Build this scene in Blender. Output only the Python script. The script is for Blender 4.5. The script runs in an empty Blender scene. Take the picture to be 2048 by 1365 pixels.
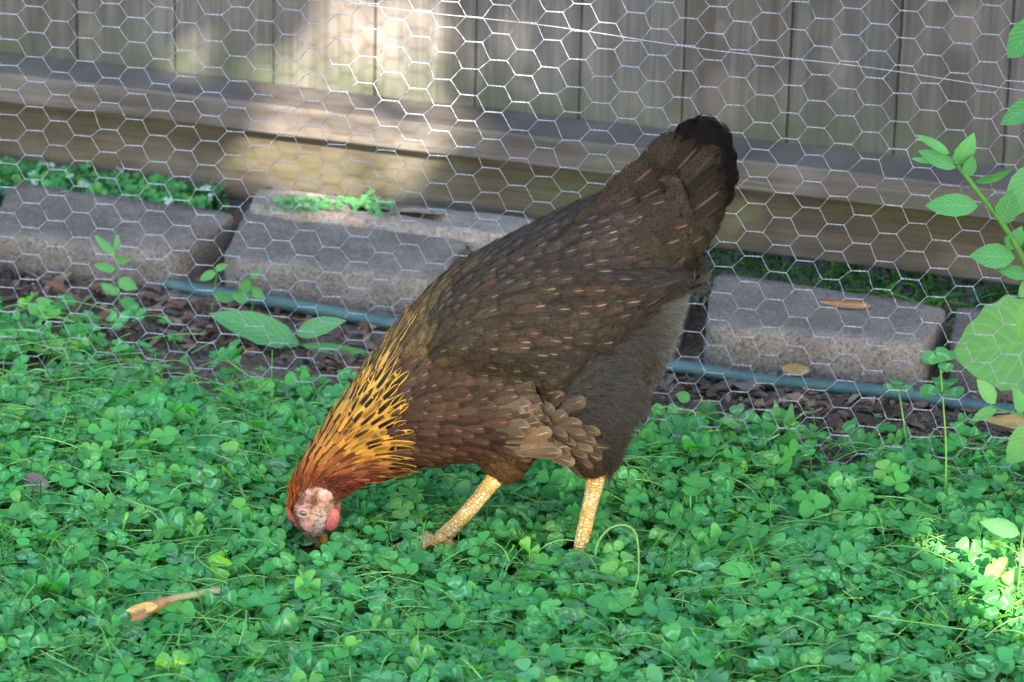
import bpy, math, random
import numpy as np
from mathutils import Vector, Matrix
from mathutils.bvhtree import BVHTree

R = math.radians
rng = np.random.default_rng(7)
random.seed(7)
sc = bpy.context.scene
col = sc.collection

# ------------------------------------------------------------------ camera
PITCH, ROLL, F = R(20), R(1.5), 7500.0        # F: focal length in pixels of the 2048 px wide photograph
def basis(p, roll):
    f = np.array([0, math.cos(p), -math.sin(p)]); r = np.array([1., 0, 0]); u = np.cross(r, f)
    return math.cos(roll)*r + math.sin(roll)*u, -math.sin(roll)*r + math.cos(roll)*u, f
CR, CU, CF = basis(PITCH, ROLL)
def ray(x, y): return CF + ((x-1024)/F)*CR - ((y-682.5)/F)*CU
DIST = F/2000.0
_d = ray(1010, 1115)
H = float(-_d[2]/np.linalg.norm(_d)*DIST)
CAM = np.array([0, 0, H])
def ground(x, y, z=0.0):
    d = ray(x, y); return CAM + d*((z-H)/d[2])
Y0 = float(ground(1010, 1115)[1])
def PP(x, y, dy=0.0):                       # measured picture point -> point in the hen's own vertical plane
    d = ray(x, y); return CAM + d*((Y0+dy)/d[1])
def proj(P):
    q = np.asarray(P) - CAM; d = q@CF
    return np.stack([1024+F*(q@CR)/d, 682.5-F*(q@CU)/d], -1)

cam_d = bpy.data.cameras.new("camera"); cam = bpy.data.objects.new("camera", cam_d); col.objects.link(cam)
M = Matrix(((CR[0], CU[0], -CF[0]), (CR[1], CU[1], -CF[1]), (CR[2], CU[2], -CF[2]))).to_4x4()
M.translation = Vector(CAM); cam.matrix_world = M
cam_d.sensor_width = 23.6; cam_d.lens = 23.6*F/2048
cam_d.clip_start = .05; cam_d.clip_end = 500
cam_d.dof.use_dof = True; cam_d.dof.focus_distance = DIST-.02; cam_d.dof.aperture_fstop = (cam_d.lens/1000)/0.014
sc.camera = cam

# ------------------------------------------------------------------ light
SUN_EL, SUN_AZ = R(24), R(13)               # azimuth: sun behind the camera and to the right
S = np.array([math.sin(SUN_AZ)*math.cos(SUN_EL), -math.cos(SUN_AZ)*math.cos(SUN_EL), math.sin(SUN_EL)])
w = bpy.data.worlds.new("World"); sc.world = w; w.use_nodes = True
nt = w.node_tree; bg = nt.nodes["Background"]
sky = nt.nodes.new("ShaderNodeTexSky"); sky.sky_type = 'NISHITA'; sky.sun_disc = False
sky.sun_elevation = SUN_EL; sky.sun_rotation = math.atan2(S[0], S[1])
sky.air_density = 1.0; sky.dust_density = 2.0; sky.ozone_density = 1.0
nt.links.new(sky.outputs[0], bg.inputs[0]); bg.inputs[1].default_value = 0.14
sd = bpy.data.lights.new("sun", 'SUN'); sd.energy = 4.3; sd.angle = R(0.4); sd.color = (1, .83, .64)
sun = bpy.data.objects.new("sun", sd); col.objects.link(sun)
sun.rotation_euler = Vector(S).to_track_quat('Z', 'Y').to_euler(); sun.location = tuple(S*12)
sc.view_settings.view_transform = 'Standard'; sc.view_settings.look = 'None'
sc.view_settings.exposure = 3.3; sc.view_settings.gamma = 1
sc.cycles.max_bounces = 6; sc.cycles.transparent_max_bounces = 12

# ------------------------------------------------------------------ helpers
def lin(c):
    c = np.asarray(c, float)/255
    return np.where(c <= .04045, c/12.92, ((c+.055)/1.055)**2.4)
def mesh_obj(name, V, Fc, mat=None, parent=None, smooth=True, cols=None, uv=None):
    V = np.asarray(V, np.float32).reshape(-1, 3); me = bpy.data.meshes.new(name)
    if isinstance(Fc, np.ndarray):
        n, k = Fc.shape
        me.vertices.add(len(V)); me.vertices.foreach_set('co', V.ravel())
        me.loops.add(n*k); me.loops.foreach_set('vertex_index', Fc.astype(np.int32).ravel())
        me.polygons.add(n); me.polygons.foreach_set('loop_start', np.arange(0, n*k, k, dtype=np.int32))
        me.polygons.foreach_set('loop_total', np.full(n, k, dtype=np.int32))
        me.update(calc_edges=True)
    else:
        me.from_pydata([tuple(map(float, v)) for v in V], [], Fc); me.update()
    if cols:
        for nm, c in cols.items():
            c = np.asarray(c, np.float32)
            if c.shape[1] == 4:
                fa_ = me.attributes.new(nm+'_w', 'FLOAT', 'POINT'); fa_.data.foreach_set('value', np.ascontiguousarray(c[:, 3]))
            if c.shape[1] == 3: c = np.concatenate([c, np.ones((len(c), 1), np.float32)], 1)
            a = me.attributes.new(nm, 'FLOAT_COLOR', 'POINT'); a.data.foreach_set('color', c.ravel())
    if uv is not None:                      # stored as a plain vector attribute
        u3 = np.concatenate([np.asarray(uv, np.float32), np.zeros((len(V), 1), np.float32)], 1)
        a = me.attributes.new('fuv', 'FLOAT_VECTOR', 'POINT'); a.data.foreach_set('vector', u3.ravel())
    if smooth: me.polygons.foreach_set('use_smooth', np.ones(len(me.polygons), bool))
    o = bpy.data.objects.new(name, me); col.objects.link(o)
    if mat: me.materials.append(mat)
    if parent is not None:
        o.parent = parent; o.matrix_parent_inverse = Matrix.Translation(parent.location).inverted()
    return o
def empty(name, loc):
    o = bpy.data.objects.new(name, None); o.empty_display_size = .05; o.location = tuple(map(float, loc)); col.objects.link(o); return o
def tag(o, label=None, cat=None, group=None, kind=None):
    if label: o['label'] = label
    if cat: o['category'] = cat
    if group: o['group'] = group
    if kind: o['kind'] = kind
    return o
class MB:
    def __init__(s): s.v = []; s.f = []; s.n = 0; s.uv = []; s.c = []
    def add(s, V, Fc, uv=None, c=None):
        V = np.asarray(V, float).reshape(-1, 3); s.v.append(V); s.f += [tuple(i+s.n for i in f) for f in Fc]; s.n += len(V)
        s.uv.append(np.asarray(uv, float) if uv is not None else np.zeros((len(V), 2)))
        if c is not None: s.c.append(np.tile(c, (len(V), 1)) if np.ndim(c) == 1 else np.asarray(c))
    def build(s, name, mat, parent=None, smooth=True):
        return mesh_obj(name, np.concatenate(s.v), s.f, mat, parent, smooth,
                        {'fcol': np.concatenate(s.c)} if s.c else None, np.concatenate(s.uv))
def tube(mb, pts, rad, k=6, c=None, flat=None, cap=True):
    pts = np.asarray(pts, float); n = len(pts); rad = np.broadcast_to(rad, (n,))
    T = np.gradient(pts, axis=0); T /= np.linalg.norm(T, axis=1)[:, None]+1e-12
    ref = np.array([0, 1., 0]) if abs(T[0][1]) < .9 else np.array([1., 0, 0])
    V = []; uv = []; L = np.concatenate([[0], np.cumsum(np.linalg.norm(np.diff(pts, axis=0), axis=1))])
    for i in range(n):
        a = np.cross(T[i], ref); a /= np.linalg.norm(a); b = np.cross(T[i], a)
        for j in range(k):
            t = 2*math.pi*j/k
            V.append(pts[i]+rad[i]*(math.cos(t)*a+math.sin(t)*b*(flat or 1))); uv.append((j/k, L[i]))
    Fc = [(i*k+j, i*k+(j+1) % k, (i+1)*k+(j+1) % k, (i+1)*k+j) for i in range(n-1) for j in range(k)]
    if cap: Fc += [tuple(range(k))[::-1], tuple(range((n-1)*k, n*k))]
    mb.add(V, Fc, uv, c)
def spline(P, n):                           # Catmull-Rom through rows of P, n samples
    P = np.asarray(P, float); m = len(P); Q = np.vstack([2*P[0]-P[1], P, 2*P[-1]-P[-2]])
    out = []
    for t in np.linspace(0, m-1, n):
        i = min(int(t), m-2); f = t-i; a, b, c, d = Q[i], Q[i+1], Q[i+2], Q[i+3]
        out.append(.5*((2*b)+(c-a)*f+(2*a-5*b+4*c-d)*f*f+(3*b-a-3*c+d)*f**3))
    return np.array(out)
_g = rng.random((64, 64))
def vnoise(x, y, s=1.0):
    x = np.asarray(x)*s; y = np.asarray(y)*s; i = np.floor(x).astype(int); j = np.floor(y).astype(int); fx = x-i; fy = y-j
    fx = fx*fx*(3-2*fx); fy = fy*fy*(3-2*fy); g = lambda a, b: _g[a % 64, b % 64]
    return (g(i, j)*(1-fx)+g(i+1, j)*fx)*(1-fy)+(g(i, j+1)*(1-fx)+g(i+1, j+1)*fx)*fy
def inpoly(x, y, poly):
    r = False; n = len(poly); j = n-1
    for i in range(n):
        xi, yi = poly[i]; xj, yj = poly[j]
        if (yi > y) != (yj > y) and x < (xj-xi)*(y-yi)/(yj-yi)+xi: r = not r
        j = i
    return r

# ------------------------------------------------------------------ node helpers
class NT:
    def __init__(s, name):
        s.m = bpy.data.materials.new(name); s.m.use_nodes = True; s.t = s.m.node_tree; s.b = s.t.nodes["Principled BSDF"]
    def n(s, typ, **kw):
        nd = s.t.nodes.new(typ)
        for k, v in kw.items():
            if k in nd.inputs: s.set(nd.inputs[k], v)
            else: setattr(nd, k, v)
        return nd
    def set(s, inp, v):
        if isinstance(v, bpy.types.NodeSocket): s.t.links.new(v, inp)
        elif isinstance(v, (tuple, list, np.ndarray)) and inp.type == 'RGBA': inp.default_value = tuple(map(float, list(v)[:3]))+(1,)
        else: inp.default_value = v
    def math(s, op, a, b=0.0, c=None, clamp=False):
        nd = s.t.nodes.new("ShaderNodeMath"); nd.operation = op; nd.use_clamp = clamp; s.set(nd.inputs[0], a); s.set(nd.inputs[1], b)
        if c is not None: s.set(nd.inputs[2], c)
        return nd.outputs[0]
    def mix(s, f, a, b, mode='MIX'):
        nd = s.t.nodes.new("ShaderNodeMixRGB"); nd.blend_type = mode; s.set(nd.inputs[0], f); s.set(nd.inputs[1], a); s.set(nd.inputs[2], b); return nd.outputs[0]
    def step(s, v, a, b, lo=0.0, hi=1.0):
        nd = s.t.nodes.new("ShaderNodeMapRange"); nd.interpolation_type = 'SMOOTHSTEP'
        s.set(nd.inputs[0], v); s.set(nd.inputs[1], a); s.set(nd.inputs[2], b); s.set(nd.inputs[3], lo); s.set(nd.inputs[4], hi); return nd.outputs[0]
    def attr(s, name):
        nd = s.t.nodes.new("ShaderNodeAttribute"); nd.attribute_name = name; return nd
    def noise(s, scale, vec=None, detail=3, rough=.55, out='Fac'):
        nd = s.t.nodes.new("ShaderNodeTexNoise"); nd.inputs['Scale'].default_value = scale; nd.inputs['Detail'].default_value = detail; nd.inputs['Roughness'].default_value = rough
        s.set(nd.inputs['Vector'], vec if vec is not None else s.coord()); return nd.outputs[out]
    def coord(s, w='Object'):
        if not hasattr(s, '_c'): s._c = s.t.nodes.new("ShaderNodeTexCoord")
        return s._c.outputs[w]
    def scalev(s, v, sc_):
        nd = s.t.nodes.new("ShaderNodeMapping"); s.set(nd.inputs[0], v); nd.inputs['Scale'].default_value = sc_; return nd.outputs[0]
    def sep(s, v):
        nd = s.t.nodes.new("ShaderNodeSeparateXYZ"); s.set(nd.inputs[0], v); return nd.outputs
    def bump(s, h, strength=.3, dist=.002):
        nd = s.t.nodes.new("ShaderNodeBump"); nd.inputs['Strength'].default_value = strength; nd.inputs['Distance'].default_value = dist; s.set(nd.inputs['Height'], h); s.t.links.new(nd.outputs[0], s.b.inputs['Normal'])
    def done(s, color=None, rough=.6, spec=.4):
        if color is not None: s.set(s.b.inputs['Base Color'], color)
        s.set(s.b.inputs['Roughness'], rough); s.set(s.b.inputs['Specular IOR Level'], spec); return s.m

def foliage_mat(name, trans=.35, back=(.08, .27, .10), mark=False, vein=False, rough=.55, spec=.12):
    g = NT(name); c = g.attr('fcol').outputs['Color']; u = g.sep(g.attr('fuv').outputs['Vector'])
    au = g.math('ABSOLUTE', u[0])
    cc = g.mix(g.math('MULTIPLY', g.noise(90, detail=2), .22), c, (.03, .10, .03), 'MIX')
    if mark:                                # pale chevron of white clover
        d = g.math('ABSOLUTE', g.math('SUBTRACT', u[1], g.math('SUBTRACT', .60, g.math('MULTIPLY', au, .30))))
        m = g.step(d, .05, .13, 1, 0)
        m = g.math('MULTIPLY', m, g.step(au, .75, 1.0, 1, 0))
        m = g.math('MULTIPLY', m, g.attr('fcol_w').outputs['Fac'])
        m = g.math('MULTIPLY', m, g.step(g.noise(300, detail=1), .3, .42))
        cc = g.mix(g.math('MULTIPLY', m, .8, clamp=True), cc, (.42, .66, .46))
    rib = g.step(au, .0, .1, 1, 0)
    cc = g.mix(g.math('MULTIPLY', rib, .3), cc, (.22, .36, .14))
    if vein:
        wv = g.math('SINE', g.math('MULTIPLY', g.math('SUBTRACT', u[1], g.math('MULTIPLY', au, .35)), 48))
        vm = g.step(wv, .75, 1.0)
        cc = g.mix(g.math('MULTIPLY', vm, .45), cc, (.2, .38, .12))
        g.bump(g.math('ADD', g.math('MULTIPLY', wv, -.4), g.noise(200, detail=2)), .35, .0012)
    geo = g.n("ShaderNodeNewGeometry")
    cc = g.mix(geo.outputs['Backfacing'], cc, g.mix(.55, cc, back))
    g.done(cc, rough, spec)
    tr = g.n("ShaderNodeBsdfTranslucent"); g.set(tr.inputs[0], g.mix(1, cc, (1.0, 1.25, .5), 'MULTIPLY'))
    mx = g.n("ShaderNodeMixShader"); mx.inputs[0].default_value = trans
    out = g.t.nodes["Material Output"]; g.t.links.new(g.b.outputs[0], mx.inputs[1]); g.t.links.new(tr.outputs[0], mx.inputs[2]); g.t.links.new(mx.outputs[0], out.inputs[0])
    return g.m
def plain(name, c1, c2, scale=40, rough=.7, spec=.3, bump=.3, dist=.002, vec=None):
    g = NT(name); v = g.noise(scale, g.scalev(g.coord(), vec) if vec else None, 4)
    g.bump(v, bump, dist); return g.done(g.mix(g.step(v, .3, .7), c1, c2), rough, spec)

M_clover = foliage_mat("clover_leaf", .45, mark=True, spec=.05, rough=.6)
M_leaf = foliage_mat("broad_leaf", .3, vein=True)
M_tree = foliage_mat("tree_leaf", .08)
M_stalk = foliage_mat("stalk", .15)

# ------------------------------------------------------------------ ground
g = NT("soil_mat"); n1 = g.noise(9, detail=6, rough=.7); n2 = g.noise(120, detail=4, rough=.7)
c = g.mix(g.step(n1, .35, .65), (.040, .031, .024), (.09, .071, .055)); c = g.mix(g.step(n2, .45, .75), c, (.2, .165, .13))
g.bump(g.math('ADD', n1, n2), .9, .008); M_soil = g.done(c, .95, .15)
nx, ny = 240, 150
gx = np.concatenate([[-60, -25, -10, -5], np.linspace(-2.2, 2.2, nx-8), [5, 10, 25, 60]]); gy = np.concatenate([[-60, -20, -6], np.linspace(1.8, 5.6, ny-6), [8, 20, 60]])
X, Y = np.meshgrid(gx, gy); Z = -.012+.012*vnoise(X, Y, 14)+.008*vnoise(X, Y, 45)+.005*vnoise(X+3, Y, 110)
idx = np.arange(len(gy)*len(gx)).reshape(len(gy), len(gx))
Q = np.stack([idx[:-1, :-1], idx[:-1, 1:], idx[1:, 1:], idx[1:, :-1]], -1).reshape(-1, 4)
tag(mesh_obj('ground', np.stack([X, Y, Z], -1).reshape(-1, 3), Q, M_soil), kind='structure')

# ------------------------------------------------------------------ wooden fence
ZR = .13
fa, fb = ground(0, 205, ZR), ground(2048, 450, ZR)
FT = (fb-fa)/np.linalg.norm(fb-fa); FT[2] = 0; FN = np.array([-FT[1], FT[0], 0.])
def FP(s, n, z): return fa*np.array([1, 1, 0])+FT*s+FN*n+np.array([0, 0, z])
def fence_s(x, y, n):                      # position along the fence of a picture point on the plane at depth n
    d = ray(x, y); o = fa+FN*n; k = ((o-CAM)@FN)/(d@FN); P = CAM+d*k; return float((P-fa)@FT), float(P[2])
def box(mb, s0, s1, n0, n1, z0, z1, c=None, segs=1, jit=0, slant=0):
    # long box in fence coordinates with bevelled look
    b = .0025
    prof = [(n0+b, z0), (n0, z0+b), (n0, z1-b), (n0+b, z1), (n1, z1), (n1, z0)]
    ss = np.linspace(s0, s1, segs+1); V = []; uv = []
    for s in ss:
        for (n, z) in prof:
            if z <= z0+b: z = z+slant*min(1, max(0, (s+.4)/1.3))
            V.append(FP(s, n+jit*math.sin(s*7), z)); uv.append((s, z))
    k = 6; Fc = [(i*k+j, (i+1)*k+j, (i+1)*k+(j+1) % k, i*k+(j+1) % k) for i in range(segs) for j in range(k)]
    Fc += [tuple(range(k)), tuple(range(segs*k, segs*k+k))[::-1]]
    mb.add(V, Fc, uv, c)
def wood_mat(name, vertical=True, base=((.036, .037, .038), (.071, .073, .074)), green=.5):
    g = NT(name); fu = g.sep(g.attr('fuv').outputs['Vector'])
    cb = g.n("ShaderNodeCombineXYZ"); sx, sz = (1, .045) if vertical else (.045, 1)
    g.set(cb.inputs[0], g.math('MULTIPLY', fu[0], sx)); g.set(cb.inputs[1], g.math('MULTIPLY', fu[1], sz)); g.set(cb.inputs[2], g.sep(g.attr('fcol').outputs['Vector'])[1])
    v = cb.outputs[0]
    wv = g.noise(160, v, 5, .65); w2 = g.noise(34, v, 3, .5)
    big = g.noise(7, detail=3)
    c = g.mix(g.step(wv, .3, .72), base[0], base[1]); c = g.mix(g.math('MULTIPLY', g.step(w2, .46, .70), .75), c, (.028, .027, .026))
    c = g.mix(g.math('MULTIPLY', g.step(big, .45, .7), .22), c, (.14, .138, .135))
    c = g.mix(1, c, g.attr('fcol').outputs['Color'], 'MULTIPLY')
    z = g.sep(g.coord())[2]
    if vertical:
        for kx, ky, r in KNOTS:
            s_, z_ = fence_s(kx, ky, .09)
            d = g.math('POWER', g.math('ADD', g.math('POWER', g.math('SUBTRACT', fu[0], s_), 2), g.math('MULTIPLY', g.math('POWER', g.math('SUBTRACT', fu[1], z_), 2), .45)), .5)
            c = g.mix(g.step(d, r*.5, r*1.0, .9, 0), c, (.045, .032, .028)); c = g.mix(g.step(d, r*1.2, r*2.6, .4, 0), c, (.10, .095, .09))
        c = g.mix(g.math('MULTIPLY', g.step(z, .17, .25, 1, 0), g.step(g.noise(12, detail=3), .3, .65, .15, .85)), c, (.035, .045, .028))
    else:
        c = g.mix(g.math('MULTIPLY', g.math('MULTIPLY', green, g.step(fu[0], fence_s(900, 450, .045)[0], fence_s(1500, 500, .045)[0], .25, 1)), g.step(g.noise(6, g.scalev(g.coord(), (1, 1, 3)), 4), .42, .68)), c, (.045, .07, .022))
    g.bump(g.math('ADD', wv, w2), .5, .0025); return g.done(c, .85, .2)
KNOTS = [(1443, 195, .012), (1055, 150, .011), (1672, 118, .010), (1925, 55, .010), (735, 100, .012), (180, 85, .010), (1440, 60, .004)]
M_board = wood_mat("weathered_board")
M_rail = wood_mat("weathered_rail", False, ((.038, .034, .031), (.074, .067, .062)), .25)
M_kick = wood_mat("kickboard_wood", False, ((.030, .027, .020), (.054, .048, .036)), .5)
fence = empty('wooden_fence', FP(.7, .1, 0)); tag(fence, 'weathered grey board fence with a flat bottom rail, standing behind the chicken wire', 'fence')
xs = [(150, 110), (345, 130), (545, 150), (745, 178), (945, 205), (1155, 238), (1360, 252), (1570, 282), (1785, 305), (2005, 332)]
ss = [fence_s(x, y, .09)[0] for x, y in xs]
ss = [ss[0]-.137*k for k in range(16, 0, -1)]+ss+[ss[-1]+.137*k for k in range(1, 17)]
mb = MB()
for a, b in zip(ss[:-1], ss[1:]):
    t = .8+.4*random.random(); h = random.random()*.08; off = random.choice([0, .003, .006]); sh = random.random()
    cc = np.array([t*(1+h), t, t*(1-h*.5)*.97])
    n0, n1 = .090+off, .108+off; b_ = .002; s0, s1 = a+.0007, b-.0007; z0, z1 = ZR-.01, 1.83
    prof = [(s0, n0+b_), (s0+b_, n0), (s1-b_, n0), (s1, n0+b_), (s1, n1), (s0, n1)]
    V = []; uv = []
    for z in (z0, z1):
        for s, n in prof: V.append(FP(s, n, z)); uv.append((s, z))
    mb.add(V, [(j, (j+1) % 6, 6+(j+1) % 6, 6+j) for j in range(6)]+[(5, 4, 3, 2, 1, 0), (6, 7, 8, 9, 10, 11)], uv, cc)
mb.build('board_panel', M_board, fence, False)
mb = MB(); box(mb, -2.2, 3.6, 0, .0885, ZR, ZR+.038, np.array([1, 1, 1.]), 60, .002); mb.build('bottom_rail', M_rail, fence, False)
mb = MB(); box(mb, -2.2, 3.6, 0, .0885, 1.70, 1.738, np.array([1, 1, 1.]), 30); mb.build('top_rail', M_rail, fence, False)
mb = MB(); box(mb, -2.2, 3.6, .045, .083, .006, ZR-.003, np.array([1, 1, 1.]), 60, .002, .032); mb.build('kickboard', M_kick, fence, False)
for s in (-1.6, 3.0):
    mb = MB(); box(mb, s, s+.09, .13, .22, -.3, 1.8, np.array([1, 1, 1.])); mb.build('post', M_rail, fence, False)

# ------------------------------------------------------------------ concrete blocks
g = NT("concrete"); n1 = g.noise(14, detail=5, rough=.6); n2 = g.noise(240, detail=4, rough=.75); n3 = g.noise(60, detail=4)
c = g.mix(g.step(n1, .35, .7), (.135, .124, .113), (.195, .181, .167)); c = g.mix(g.math('MULTIPLY', g.step(n2, .5, .66), .8), c, (.05, .045, .04)); c = g.mix(g.math('MULTIPLY', g.step(n2, .42, .3), .5), c, (.36, .34, .31))
c = g.mix(g.math('MULTIPLY', g.step(n3, .55, .72), .3), c, (.09, .075, .055)); c = g.mix(1, c, g.attr('fcol').outputs['Color'], 'MULTIPLY')
g.bump(g.math('ADD', n2, n3), 1.0, .008); M_conc = g.done(c, .92, .15)
def block(pts, z, name, label, cat, tone=1.0, bottom=0.0, group='concrete blocks laid in a row'):
    c4 = [ground(x, y, z) for x, y in pts]; cen = sum(c4)/4
    n = 14; rings = []
    def outline(inset, zz, amp):
        P = []
        for i in range(4):
            a, b = c4[i], c4[(i+1) % 4]
            for k in range(n):
                t = k/n; p = a*(1-t)+b*t
                if k == 0: p = p+(cen-p)/np.linalg.norm(cen-p)*.010
                if k in (1, n-1): p = p+(cen-p)/np.linalg.norm(cen-p)*.0025
                d = (cen-p)*[1, 1, 0]; d /= np.linalg.norm(d); p = p+d*(inset+amp*(random.random()-.5)); P.append([p[0], p[1], zz+amp*.6*(random.random()-.5)])
        return P
    lv = [outline(0, bottom-.01, .002), outline(0, z*.35, .004), outline(0, z*.7, .004), outline(.0005, z-.003, .004), outline(.0035, z, .003), outline(.03, z+.001, .002), outline(.06, z, .002)]
    V = np.array([q for l in lv for q in l]); k = 4*n
    Fc = [(r*k+j, r*k+(j+1) % k, (r+1)*k+(j+1) % k, (r+1)*k+j) for r in range(len(lv)-1) for j in range(k)]
    V = np.vstack([V, cen*[1, 1, 0]+[0, 0, z]]); m = len(V)-1; Fc += [((len(lv)-1)*k+j, (len(lv)-1)*k+(j+1) % k, m) for j in range(k)]
    base = cen*[1, 1, 0]
    mbb = MB(); mbb.add(V, [f[::-1] for f in Fc], None, np.array([tone, tone*.985, tone*.97])); o = mbb.build(name, M_conc, None, True)
    o.location = tuple(base); o.data.transform(Matrix.Translation(-Vector(base)))
    tag(o, label, cat, group)
    return o
BZ = .048
block([(-330, 318), (8, 374), (-75, 466), (-370, 428)], BZ, 'concrete_block', 'grey concrete block cut off by the left edge, dark gap on its right', 'block', .95)
block([(22, 362), (478, 425), (345, 514), (-30, 466)], BZ, 'concrete_block', 'brownish grey concrete block with moss and small plants growing right behind it', 'block', 1.0)
block([(500, 402), (940, 478), (868, 562), (440, 520)], BZ, 'concrete_block', 'speckled concrete block in front of the pale slab, left of the hen', 'block', 1.08)
block([(965, 492), (1392, 556), (1352, 650), (905, 588)], BZ, 'concrete_block', 'concrete block almost wholly hidden behind the body of the hen', 'block', .95)
block([(1428, 543), (1898, 612), (1850, 694), (1408, 654)], BZ+.006, 'concrete_block', 'grey concrete block right of the hen with a dry leaf lying on top', 'block', 1.12)
block([(1912, 608), (2320, 668), (2250, 770), (1900, 700)], BZ+.004, 'concrete_block', 'concrete block at the right edge behind a large pale green leaf', 'block', .95)
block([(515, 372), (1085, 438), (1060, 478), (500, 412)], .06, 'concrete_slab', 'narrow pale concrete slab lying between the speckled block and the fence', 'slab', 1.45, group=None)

# hose
hp = [ground(x, y, .011) for x, y in [(-500, 448), (-200, 484), (0, 510), (170, 536), (340, 568), (560, 610), (800, 650), (1100, 700), (1400, 742), (1600, 768), (1830, 796), (2050, 822), (2400, 860), (2700, 915)]]
hp = spline(hp, 90); hp[:, 2] += .002*np.sin(np.arange(90)*.4)
g = NT("hose_rubber"); n = g.noise(30); M_hose = g.done(g.mix(g.step(n, .35, .65), (.020, .056, .058), (.036, .076, .076)), .55, .35)
mb = MB(); tube(mb, hp, .0082, 12); tag(mb.build('garden_hose', M_hose), 'dusty teal garden hose lying along the front of the concrete blocks', 'hose')

# ------------------------------------------------------------------ chicken wire netting
wa, wb = ground(0, 742), ground(2048, 985)
WT = (wb-wa)/np.linalg.norm(wb-wa); WN = np.array([-WT[1], WT[0], 0.])
def wire_pt(x, y):
    d = ray(x, y); k = ((wa-CAM)@WN)/(d@WN); P = CAM+d*k
    s = float((P-wa)@WT)
    off = .012*math.sin(s*5.1+.6)+.006*math.sin(s*11+P[2]*9)-.045*math.exp(-max(P[2], 0)/.06)
    # travel along the view ray to the bulged sheet
    k2 = ((wa-CAM)@WN+off)/(d@WN); return CAM+d*k2
def colx(i):                               # picture x of column i at the top edge
    return 18+50.4*i+.068*i*i*1.15
def node(i, j, jx, jy):
    x0 = colx(i); pit = 49.4+max(-8, min(14, x0*.0033)); y = 26+.122*x0+pit*(j+(.5 if i % 2 else 0))
    y += 4*math.sin(i*.31+j*.12)+2.5*math.sin(i*.9+j*.5)
    x = x0-y*math.tan(R(.4+x0*.0029))+3*math.sin(j*.45+i*.2)+jx
    return x, y+jy
mb = MB(); tw = .32
JX = rng.normal(0, 1.3, (130, 80)); JY = rng.normal(0, 1.5, (130, 80))
I0, I1, J0, J1 = -20, 56, -22, 22
def nd(i, j):
    x, y = node(i, j, JX[i+40, j+40], JY[i+40, j+40]); return x, y
def ends(i, j):
    x, y = nd(i, j); w_ = 50.4*tw+i*.03; sl = .07+.02*math.sin(i*1.7+j*2.3)
    return wire_pt(x-w_, y-w_*sl), wire_pt(x+w_, y+w_*sl)
WR = .00042
cache = {}
for i in range(I0, I1):
    for j in range(J0, J1):
        a, b = ends(i, j); cache[i, j] = (a, b)
V = []; Fq = []
def thin(P, r, k=4):
    P = np.asarray(P); n = len(P); b0 = len(V); T = P[-1]-P[0]; T /= np.linalg.norm(T); a = np.cross(T, WN); a /= np.linalg.norm(a); b = np.cross(T, a)
    for p in P:
        for q in range(k):
            t = 2*math.pi*q/k+.4; V.append(p+r*(math.cos(t)*a+math.sin(t)*b))
    for s in range(n-1):
        for q in range(k): Fq.append((b0+s*k+q, b0+s*k+(q+1) % k, b0+(s+1)*k+(q+1) % k, b0+(s+1)*k+q))
for (i, j), (a, b) in cache.items():
    if a[2] < -.01 and b[2] < -.01: continue
    if a[2] > 1.02: continue
    T = b-a; L = np.linalg.norm(T); T /= L; u_ = np.cross(T, WN)
    for ph in (0, math.pi):
        P = [a+T*L*k/9+.00055*(math.cos(ph+k*1.45)*u_+math.sin(ph+k*1.45)*WN) for k in range(10)]; thin(P, WR)
    # diagonals: from right end of this twist to left ends of the next column
    o = 0 if i % 2 else -1
    for jj in (j+o, j+o+1):
        if (i+1, jj) in cache:
            c2 = cache[i+1, jj][0]; mid = (b+c2)/2+WN*rng.normal(0, .0008)+np.array([0, 0, 1])*rng.normal(0, .0005)
            thin([b, b*.25+c2*.25+mid*.5+WN*.0004, mid, b*.0+c2*.5+mid*.5, c2], WR*.92)
g = NT("galvanised_wire"); n = g.noise(500, detail=2); g.set(g.b.inputs['Metallic'], .35)
M_wire = g.done(g.mix(g.step(n, .3, .7), (.10, .122, .165), (.26, .29, .345)), .42, .5)
net = empty('chicken_wire', (wa+wb)/2*[1, 1, 0]); tag(net, 'galvanised hexagonal chicken wire standing upright behind the hen', 'wire netting')
mesh_obj('netting', np.array(V), np.array(Fq), M_wire, net)
V = []; Fq = []
for off in (0,):
    P = [wire_pt(x, -88+.130*x+3*math.sin(x*.01)) for x in range(-900, 3400, 26)]
    P = [p-WN*.001 for p in P if p[2] > 0]
    for k in range(0, len(P)-1): thin([P[k], P[k+1]], .0006)
mesh_obj('line_wire', np.array(V), np.array(Fq), M_wire, net)
#CLOVER
exec_marker = None
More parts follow.
